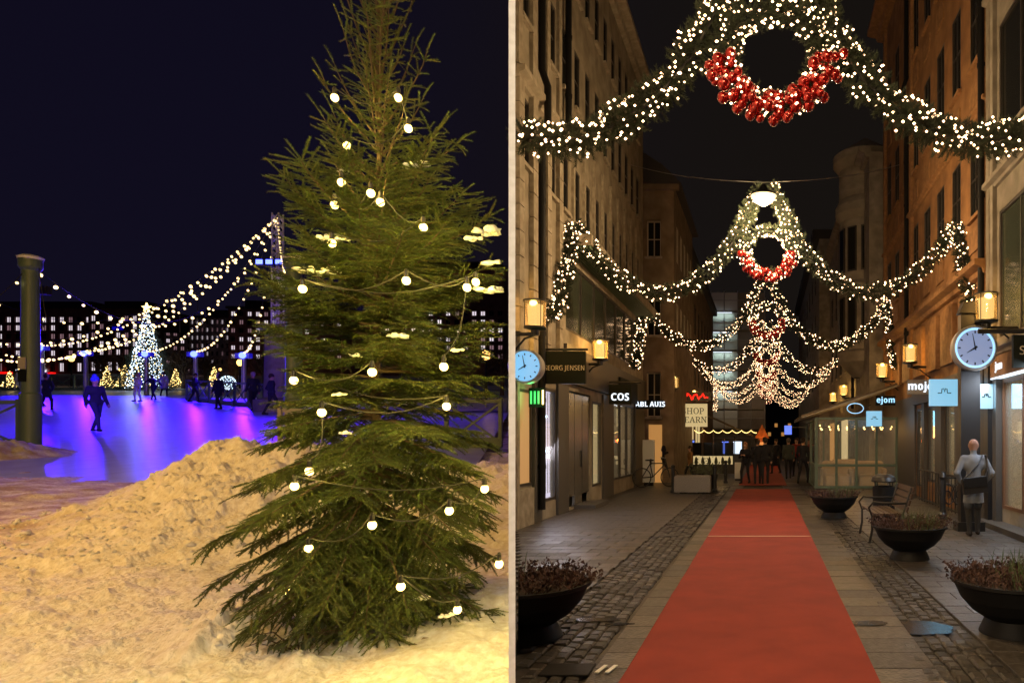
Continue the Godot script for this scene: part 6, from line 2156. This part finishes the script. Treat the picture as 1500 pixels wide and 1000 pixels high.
func make_furniture() -> void:
	var mb: MB
	planter("black bowl planter with heather set against the white divider, lower left of the street", Vector3(-1.93, 0.002, -5.55), 3, true)
	planter("black bowl planter with grass at the right picture edge, nearest", Vector3(2.06, 0.002, -5.7), 4)
	planter("black bowl planter with heather and grass in front of the bench", Vector3(1.95, 0.002, -9.25), 6)
	planter("black bowl planter beside the carpet, beyond the litter bin", Vector3(1.42, 0.002, -14.2), 8)
	# litter bin
	var o := thing("litter_bin", "dark round litter bin with domed lid behind the bench", "litter bin", Vector3(2.18, 0, -12.6))
	mb = MB.new()
	mb.lathe(Vector3.ZERO, [Vector2(0.19, 0.0), Vector2(0.2, 0.05), Vector2(0.205, 0.75), Vector2(0.18, 0.76)], 24)
	part(o, "drum", mb, M.dark_metal)
	mb = MB.new()
	mb.lathe(Vector3.ZERO, [Vector2(0.225, 0.84), Vector2(0.235, 0.86), Vector2(0.21, 0.93), Vector2(0.12, 0.98), Vector2(0.0, 1.0)], 24)
	part(o, "lid", mb, M.black_paint)
	for k in 4:
		var a := TAU * (k + 0.5) / 4
		mb = MB.new()
		mb.tube([Vector3(cos(a), 0, sin(a)) * 0.19 + Vector3(0, 0.74, 0), Vector3(cos(a), 0, sin(a)) * 0.2 + Vector3(0, 0.86, 0)], 0.014, 6)
		part(o, "lid_support", mb, M.black_paint)
	# bench facing the carpet
	o = thing("street_bench", "wooden bench with curved black iron ends facing the carpet", "bench", Vector3(1.68, 0, -11.2))
	for z in [-0.55, 0.55]:
		mb = MB.new()
		mb.tube([Vector3(-0.06, 0, z), Vector3(-0.02, 0.2, z), Vector3(-0.02, 0.42, z), Vector3(0.1, 0.44, z), Vector3(0.45, 0.42, z), Vector3(0.52, 0.6, z), Vector3(0.6, 0.86, z)], 0.022, 6)
		mb.tube([Vector3(0.45, 0.42, z), Vector3(0.46, 0.2, z), Vector3(0.54, 0, z)], 0.022, 6)
		mb.tube([Vector3(-0.02, 0.42, z), Vector3(-0.07, 0.55, z), Vector3(0.0, 0.64, z), Vector3(0.2, 0.62, z), Vector3(0.52, 0.62, z)], 0.018, 6)
		part(o, "iron_end", mb, M.black_paint)
	for k in 5:
		box_part(o, "seat_slat", Vector3(0.0 + 0.09 * k, 0.44, -0.66), Vector3(0.075 + 0.09 * k, 0.47, 0.66), M.dark_wood)
	for k in 4:
		mb = MB.new()
		mb.box(Vector3(0.515 + 0.032 * k, 0.53 + 0.1 * k, 0), Vector3(0.03, 0.085, 1.32), Basis(Vector3(0, 0, 1), -0.3))
		part(o, "back_slat", mb, M.dark_wood)
	# iron railing with scrolls before the cellar steps
	o = thing("iron_railing", "black wrought iron railing with scrolls by the shop entrance", "railing", Vector3(4.02, 0, -13.9))
	for i in 15:
		mb = MB.new()
		mb.tube([Vector3(0, 0.05, -0.28 * i), Vector3(0, 0.82, -0.28 * i)], 0.012, 5)
		part(o, "baluster", mb, M.black_paint)
	for y in [0.1, 0.84]:
		mb = MB.new()
		mb.bar(Vector3(0, y, 0.05), Vector3(0, y, -4.0), 0.04, 0.035)
		part(o, "rail", mb, M.black_paint)
	mb = MB.new()
	mb.bar(Vector3(-0.4, 0.84, 0.05), Vector3(0.0, 0.84, 0.05), 0.04, 0.035)
	part(o, "rail", mb, M.black_paint)
	for k in 2:
		var pts := []
		for i in 26:
			var a := i * 0.42
			var r := 0.17 * (1.0 - i / 30.0)
			pts.append(Vector3(-0.11 - 0.2 * k + cos(a) * r * (1 if k == 0 else -1), 0.48 + sin(a) * r * 1.6, 0.05))
		mb = MB.new()
		mb.tube(pts, 0.014, 5)
		part(o, "scroll", mb, M.sign_gold if k == 5 else M.black_paint)
	mb = MB.new()
	mb.lathe(Vector3(-0.42, 0, 0.05), [Vector2(0.09, 0.0), Vector2(0.09, 0.1), Vector2(0.06, 0.14), Vector2(0.06, 0.8), Vector2(0.085, 0.86), Vector2(0.05, 0.96), Vector2(0.0, 0.98)], 12)
	part(o, "end_post", mb, M.black_paint)
	# glass terrace
	o = thing("glass_terrace", "green framed glass terrace with awning and sofas, right side", "terrace", Vector3(1.66, 0, -22.5))
	for k in 5:
		for z in [0.0, -5.0]:
			box_part(o, "post", Vector3(-0.03 + 0.66 * k, 0, z - 0.04), Vector3(0.05 + 0.66 * k, 2.32, z + 0.04), M.green_paint)
	for z in [0.0, -2.5, -5.0]:
		box_part(o, "side_post", Vector3(-0.045, 0, z - 0.05), Vector3(0.055, 2.325, z + 0.05), M.green_paint)
	for y in [0.06, 0.78, 2.32]:
		box_part(o, "rail", Vector3(-0.035, y - 0.04, -0.035), Vector3(2.7, y + 0.045, 0.035), M.green_paint)
		box_part(o, "rail", Vector3(-0.034, y - 0.038, -5.0), Vector3(0.036, y + 0.043, -0.035), M.green_paint)
	for k in 4:
		box_part(o, "pane", Vector3(0.055 + 0.66 * k, 0.83, -0.006), Vector3(0.62 + 0.66 * k, 2.27, 0.006), M.glass)
		box_part(o, "lower_pane", Vector3(0.055 + 0.66 * k, 0.11, -0.006), Vector3(0.62 + 0.66 * k, 0.73, 0.006), M.glass)
	box_part(o, "side_panel", Vector3(-0.01, 0.11, -4.95), Vector3(0.01, 0.73, -0.06), M.green_paint)
	box_part(o, "pane", Vector3(-0.006, 0.83, -4.95), Vector3(0.006, 2.27, -0.06), M.glass)
	mb = MB.new()
	mb.prism(PackedVector2Array([Vector2(-0.5, 2.36), Vector2(-0.5, 2.42), Vector2(2.7, 3.5), Vector2(2.7, 3.44)]), -5.2, 0.35)
	part(o, "awning", mb, M.awning)
	for z in [0.3, -1.6, -3.4, -5.1]:
		mb = MB.new()
		mb.tube([Vector3(-0.5, 2.34, z), Vector3(2.7, 3.4, z)], 0.03, 6)
		part(o, "awning_arm", mb, M.pale_wood)
	mb = MB.new()
	for k in 34:
		mb.ball(Vector3(0.15 + 0.075 * k, 2.1 - 0.12 * absf(sin(k * 0.7)), -0.3 - 0.6 * (k % 4)), Vector3.ONE * 0.026, 4, 6)
	part(o, "bulbs", mb, M.bulb_warm_small).set_meta("kind", "stuff")
	omni(o, Vector3(1.4, 1.95, -1.6), Color(1, 0.74, 0.42), 0.9, 0.3)
	box_part(o, "floor", Vector3(0.05, 0.0, -4.95), Vector3(2.7, 0.03, -0.06), M.wood)
	for k in [[0.35, -0.7], [1.5, -0.8], [0.9, -2.8]]:
		var sf := thing("terrace_sofa", ["tan cushioned sofa at the left corner of the glass terrace", "tan cushioned sofa at the right of the glass terrace", "tan cushioned sofa deep inside the glass terrace"][[0.35, 1.5, 0.9].find(k[0])], "sofa", Vector3(1.66 + k[0], 0.03, -22.5 + k[1]), "sofas in the glass terrace")
		mb = MB.new()
		mb.chamfered(Vector3(0.4, 0.22, 0), Vector3(0.95, 0.4, 0.6), 0.05)
		part(sf, "seat", mb, M.cushion)
		mb = MB.new()
		mb.chamfered(Vector3(0.4, 0.5, -0.25), Vector3(0.95, 0.75, 0.16), 0.06)
		part(sf, "backrest", mb, M.cushion)
		for e in [-0.06, 0.86]:
			mb = MB.new()
			mb.chamfered(Vector3(e, 0.34, 0), Vector3(0.13, 0.6, 0.6), 0.04)
			part(sf, "armrest", mb, M.cushion)
	var glowring := thing("neon_ring_sign", "thin oval white neon ring on the terrace awning", "sign", Vector3(2.85, 2.62, -21.7))
	var pts := []
	for i in 25:
		pts.append(Vector3(cos(TAU * i / 24.0) * 0.26, sin(TAU * i / 24.0) * 0.16, 0))
	mb = MB.new()
	mb.tube(pts, 0.014, 5, false)
	part(glowring, "neon_tube", mb, M.clock_ring)
	mb = MB.new()
	mb.tube([Vector3(0.26, 0, 0), Vector3(0.5, 0.12, 0)], 0.012, 5)
	part(glowring, "bracket", mb, M.black_paint)
	# concrete block, bollards and shrubs by the left pavement
	o = thing("concrete_block", "grey concrete road block with two lifting slots", "road block", Vector3(-2.22, 0, -20.8))
	mb = MB.new()
	mb.chamfered(Vector3(0, 0.29, 0), Vector3(1.08, 0.5, 0.5), 0.04)
	part(o, "block", mb, M.concrete)
	for e in [-0.28, 0.26]:
		box_part(o, "foot", Vector3(e - 0.1, 0.0, -0.2), Vector3(e + 0.1, 0.04, 0.2), M.dark_metal)
	for s in [[-2.85, 21.0, "dark bollard at the left end of the concrete block"], [-1.58, 21.2, "dark bollard at the right end of the concrete block"], [-1.5, 25.6, "dark slim bollard before the terrace windscreen"]]:
		o = thing("bollard", s[2], "bollard", Vector3(s[0], 0, -s[1]), "dark bollards")
		mb = MB.new()
		mb.lathe(Vector3.ZERO, [Vector2(0.09, 0), Vector2(0.09, 0.06), Vector2(0.065, 0.1), Vector2(0.055, 0.78)], 12)
		part(o, "shaft", mb, M.black_paint)
		mb = MB.new()
		mb.ball(Vector3(0, 0.8, 0), Vector3(0.075, 0.06, 0.075), 6, 10)
		part(o, "head", mb, M.black_paint)
	o = thing("shrub_tub", "low dark tub of leafy shrub behind the concrete block", "planter", Vector3(-1.95, 0, -21.9))
	mb = MB.new()
	mb.lathe(Vector3.ZERO, [Vector2(0.3, 0), Vector2(0.42, 0.5), Vector2(0.4, 0.52)], 16)
	part(o, "tub", mb, M.dark_metal)
	mb = MB.new()
	for i in 500:
		var c := Vector3(rng.randfn(0, 0.26), 0.68 + rng.randfn(0, 0.13), rng.randfn(0, 0.22))
		var e := Vector3(rng.randf_range(-1, 1), rng.randf_range(-1, 1), rng.randf_range(-1, 1)) * 0.05
		mb.tri(c, c + e, c + e.cross(Vector3(0.3, 0.5, 0.8)))
	part(o, "leaves", mb, M.dark_leaf).set_meta("kind", "stuff")
	# far terrace with canopy, screens and potted shrubs
	o = thing("far_terrace", "far cafe terrace with dark canopy, fairy lights and low white screen", "terrace", Vector3(-3.6, 0, -33.0))
	box_part(o, "low_screen", Vector3(0.1, 0.45, 0), Vector3(2.0, 0.85, 0.05), M.window_cream)
	box_part(o, "base", Vector3(0.0, 0, -0.05), Vector3(2.1, 0.45, 0.04), M.dark_frame)
	for k in 5:
		box_part(o, "post", Vector3(0.0 + 0.52 * k, 0.85, -0.03), Vector3(0.04 + 0.52 * k, 2.2, 0.03), M.black_paint)
	for k in 4:
		box_part(o, "pane", Vector3(0.06 + 0.52 * k, 0.87, -0.01), Vector3(0.5 + 0.52 * k, 1.5, 0.01), M.dark_glass)
	mb = MB.new()
	mb.prism(PackedVector2Array([Vector2(-0.2, 3.2), Vector2(-0.2, 3.3), Vector2(2.9, 1.9), Vector2(2.9, 1.8)]), -4.0, 0.3)
	part(o, "canopy", mb, M.awning)
	mb = MB.new()
	for k in 60:
		mb.spark(Vector3(0.2 + 0.05 * k, 2.08 - 0.12 * absf(sin(k * 0.35)), 0.4), 0.022)
	part(o, "bulbs", mb, M.bulb_warm_small).set_meta("kind", "stuff")
	for k in 6:
		mb = MB.new()
		mb.lathe(Vector3(0.25 + 0.32 * k, 0.45, 0.16), [Vector2(0.05, 0.0), Vector2(0.09, 0.1), Vector2(0.06, 0.28), Vector2(0.0, 0.4)], 8)
		part(o, "clipped_shrub", mb, M.dark_leaf)
	for s in [[1.45, 0.95, 0.32, M.screen_blue, 2.4], [2.0, 0.95, 0.42, M.screen_white, 2.2], [0.0, 1.0, 0.08, M.screen_blue, 2.0]]:
		var sc := thing("advert_screen", "blue glowing advert screen on the far terrace" if s[0] == 1.45 else ("bright white and blue advert screen beside the walkers" if s[0] > 1.5 else "narrow blue glowing screen at the left of the far terrace"), "screen", Vector3(-3.6 + s[0], 0, -33.6), "glowing advert screens")
		box_part(sc, "screen", Vector3(0, s[1], 0.0), Vector3(s[2], s[1] + 0.6, 0.03), s[3])
		box_part(sc, "frame", Vector3(-0.03, 0.0, -0.05), Vector3(s[2] + 0.03, s[1] + 0.64, -0.002), M.black_paint)
	o = thing("notice_board", "plain white standing board left of the dark clad walkers", "board", Vector3(-1.25, 0, -27.5))
	box_part(o, "panel", Vector3(0, 0.06, 0), Vector3(0.26, 0.72, 0.03), M.plastic_white)
	box_part(o, "stand", Vector3(0.02, 0, -0.1), Vector3(0.24, 0.06, 0.12), M.dark_metal)
	o = thing("market_stall", "small orange wooden stall with pointed roof beyond the walkers", "stall", Vector3(-0.25, 0, -42.0))
	box_part(o, "body", Vector3(-0.25, 0, -0.3), Vector3(0.3, 1.75, 0.3), M.wood)
	mb = MB.new()
	mb.prism(PackedVector2Array([Vector2(-0.4, 1.75), Vector2(0.45, 1.75), Vector2(0.03, 2.6)]), -0.4, 0.4)
	part(o, "roof", mb, M.ochre_trim)
	box_part(o, "lit_window", Vector3(-0.12, 1.1, 0.3), Vector3(0.17, 1.5, 0.32), M.window_warm)
	omni(o, Vector3(0.0, 1.6, 1.0), Color(1, 0.5, 0.2), 0.8, 0.1)
	o = thing("blue_sign", "small blue lit box sign hanging far down the street", "sign", Vector3(1.1, 1.95, -40.0))
	box_part(o, "sign_box", Vector3(0, 0, 0), Vector3(0.42, 0.52, 0.12), M.screen_blue)
	box_part(o, "arm", Vector3(0.42, 0.4, 0.04), Vector3(2.9, 0.45, 0.08), M.black_paint)
	# scaffolded house closing the street
	o = thing("scaffolded_house", "far house wrapped in white lit scaffolding netting", "building", Vector3(-4.9, 0, -62.0))
	box_part(o, "wall", Vector3(-1.0, 0, -6), Vector3(4.9, 14.6, 0), M.rink_grey)
	for k in 7:
		var y := 2.6 + 1.75 * k
		box_part(o, "deck", Vector3(0.0, y, 0.06), Vector3(4.8, y + 0.08, 1.2), M.pale_wood)
		for e in 4:
			box_part(o, "netting", Vector3(0.05 + 1.2 * e, y + 0.1, 1.22), Vector3(1.18 + 1.2 * e, y + 1.66, 1.24), M.plastic_white if e < 2 else M.rink_grey)
		if k > 0 and k < 6:
			box_part(o, "work_light", Vector3(0.2, y + 1.55, 1.5), Vector3(1.9, y + 1.6, 1.55), M.sign_white)
			area(o, Vector3(1.05, y + 1.5, 1.6), Vector3(0, -1, -0.35), Vector2(1.7, 0.1), Color(0.88, 1, 0.95), 0.55)
	for e in 5:
		mb = MB.new()
		mb.tube([Vector3(1.2 * e, 0, 1.3), Vector3(1.2 * e, 14.9, 1.3)], 0.04, 6)
		part(o, "standard", mb, M.steel)
	for k in 8:
		mb = MB.new()
		mb.tube([Vector3(0, 1.8 + 1.75 * k, 1.34), Vector3(4.8, 1.8 + 1.75 * k, 1.34)], 0.03, 6)
		part(o, "ledger", mb, M.steel)
	o = thing("closing_house", "unlit house front closing the view at the street end", "building", Vector3(-6, 0, -92.0))
	box_part(o, "wall", Vector3(0, 0, -4), Vector3(14, 7.5, 0), M.roof)
	box_part(o, "roof", Vector3(-0.3, 7.5, -4.2), Vector3(14.3, 8.0, 0.3), M.dark_frame)
	for k in 4:
		box_part(o, "lit_window", Vector3(6.3 + 0.9 * k, 2.2 + 1.2 * (k % 2), 0.02), Vector3(6.7 + 0.9 * k, 2.7 + 1.2 * (k % 2), 0.06), M.window_warm)

func make_walkers() -> void:
	var man := person("man in pale grey-blue coat walking away with a black shoulder bag", Vector3(3.52, 0.0, -11.55), {"coat": 0.6, "arms": "pocket", "top": Color(0.15, 0.17, 0.2), "legs": Color(0.012, 0.012, 0.015), "shoe": Color(0.012, 0.008, 0.008), "bald": true, "skin": Color(0.27, 0.15, 0.11), "stride": 0.05, "wide": 1.02, "tall": 1.64, "cell": 0.017, "blend": 0.03, "turn": -0.1, "scarf": Color(0.13, 0.15, 0.18)})
	var bag := thing("shoulder_bag", "black shoulder bag on the back of the man in the pale coat", "bag", Vector3(3.46, 0.86, -11.3))
	var mb := MB.new()
	mb.chamfered(Vector3(0, 0.0, 0), Vector3(0.4, 0.27, 0.1), 0.03, Basis(Vector3(0, 0, 1), 0.12))
	part(bag, "pouch", mb, M.black_paint)
	mb = MB.new()
	mb.chamfered(Vector3(0, 0.05, 0.055), Vector3(0.38, 0.17, 0.02), 0.008, Basis(Vector3(0, 0, 1), 0.12))
	part(bag, "flap", mb, M.dark_metal)
	mb = MB.new()
	mb.tube([Vector3(0.18, 0.13, -0.01), Vector3(0.235, 0.28, -0.055), Vector3(0.235, 0.42, -0.12), Vector3(0.21, 0.5, -0.1)], 0.02, 6)
	mb.tube([Vector3(-0.18, 0.1, 0.0), Vector3(-0.05, 0.2, -0.05), Vector3(0.1, 0.36, -0.09), Vector3(0.2, 0.5, -0.2)], 0.014, 6)
	part(bag, "strap", mb, M.black_paint)
	var k := Color(0.01, 0.01, 0.012)
	var pg := "people walking down the street"
	person("woman with fair curly hair in black, left of the dark clad pair", Vector3(-0.76, 0.0, -25.4), {"top": k, "hair": Color(0.25, 0.12, 0.06), "long_hair": true, "arms": "phone", "tall": 1.55, "turn": 2.8}, pg)
	person("person in black, left of the close pair on the carpet", Vector3(-0.3, 0.012, -25.0), {"top": k, "tall": 1.66, "stride": 0.06, "wide": 1.1}, pg)
	person("taller person in black, right of the close pair on the carpet", Vector3(-0.02, 0.012, -25.0), {"top": k, "tall": 1.72, "stride": 0.04, "wide": 1.1}, pg)
	person("person in long dark coat farther along the carpet", Vector3(0.5, 0.012, -33.0), {"top": k, "coat": 0.4, "tall": 1.68, "turn": 2.5}, pg)
	person("person in grey hooded jacket walking away right of the carpet", Vector3(0.95, 0.0, -28.5), {"top": Color(0.05, 0.055, 0.05), "hair": Color(0.12, 0.1, 0.08), "tall": 1.72, "wide": 1.12}, pg)
	person("person in dark red jacket behind the others at the right", Vector3(1.38, 0.0, -30.5), {"top": Color(0.2, 0.02, 0.015), "tall": 1.75, "turn": 2.9}, pg)
	person("person in black at the right beside the glass terrace", Vector3(1.4, 0.0, -25.6), {"top": k, "tall": 1.72, "stride": 0.16, "turn": -0.4}, pg)
	person("man in black looking at his phone against the left wall", Vector3(-3.95, 0.0, -27.0 + 0.9), {"top": k, "arms": "phone", "tall": 1.72, "turn": -1.3, "lean": 0.06, "nod": 0.2}, "")
	person("person in tan jacket standing near the far terrace", Vector3(-2.95, 0.0, -26.6), {"top": Color(0.25, 0.13, 0.04), "tall": 1.4, "turn": 1.9, "long_hair": true}, "")

# ---------------------------------------------------------------- all together
func make_view() -> void:
	var cam := Camera3D.new()
	cam.name = "camera"
	cam.position = Vector3(0, 1.6, 0)
	var near := 0.1
	cam.set_frustum(near * 1.0, Vector2(-0.372, 0.145) * near, near, 900.0)   # a shifted lens: verticals stay upright
	add_child(cam)
	cam.current = true
	var e := Environment.new()
	e.background_mode = Environment.BG_SKY
	# night sky: city glow, bluish over the park side and brownish over the street side
	var im := Image.create(256, 128, false, Image.FORMAT_RGBF)
	for y in 128:
		for x in 256:
			var az := wrapf(TAU * (x + 0.5) / 256.0, -PI, PI)   # 0 towards -z, positive to the right
			var west := 0.5 - 0.5 * tanh((az + 0.36) * 5.0) if absf(az) < PI * 0.5 else (0.5 - 0.5 * sin(az))
			var up := 1.0 - y / 64.0
			var k := 1.0 + 0.35 * exp(-absf(up) * 4.0)
			var c := Color(0.0068, 0.0052, 0.0042).lerp(Color(0.0042, 0.0034, 0.0105), west)
			im.set_pixel(x, y, Color(c.r * k, c.g * k, c.b * k))
	var pm := PanoramaSkyMaterial.new()
	pm.panorama = ImageTexture.create_from_image(im)
	var sky := Sky.new()
	sky.sky_material = pm
	e.sky = sky
	e.tonemap_mode = Environment.TONE_MAPPER_LINEAR
	e.tonemap_exposure = 1.0
	e.sdfgi_enabled = true
	e.ssao_enabled = true
	e.ssil_enabled = true
	var w := WorldEnvironment.new()
	w.name = "environment"
	w.environment = e
	add_child(w)

func make_divider() -> void:
	# an added divider, end-on, for the white strip between the two scenes
	var u := Vector3(-0.372, 0, -1).normalized()
	var n := u.cross(Vector3.UP)
	var a := Vector3(-0.372, 0, -1) * 3.2
	var o := thing("added_divider", "tall narrow white divider added between the rink and the street", "wall", a)
	var l := 9.7
	var mb := MB.new()
	mb.box(u * l * 0.5 + Vector3(0, 5.7, 0), Vector3(0.0298, 12.6, l), Basis(n, Vector3.UP, -u))
	part(o, "divider_slab", mb, M.divider_white)

func _ready() -> void:
	rng.seed = 5
	make_view()
	make_materials()
	make_divider()
	make_rink_grounds()
	make_street_ground()
	make_park_buildings()
	make_left_side()
	make_right_side()
	make_overhead()
	make_spruce()
	make_rink_things()
	make_furniture()
	make_walkers()
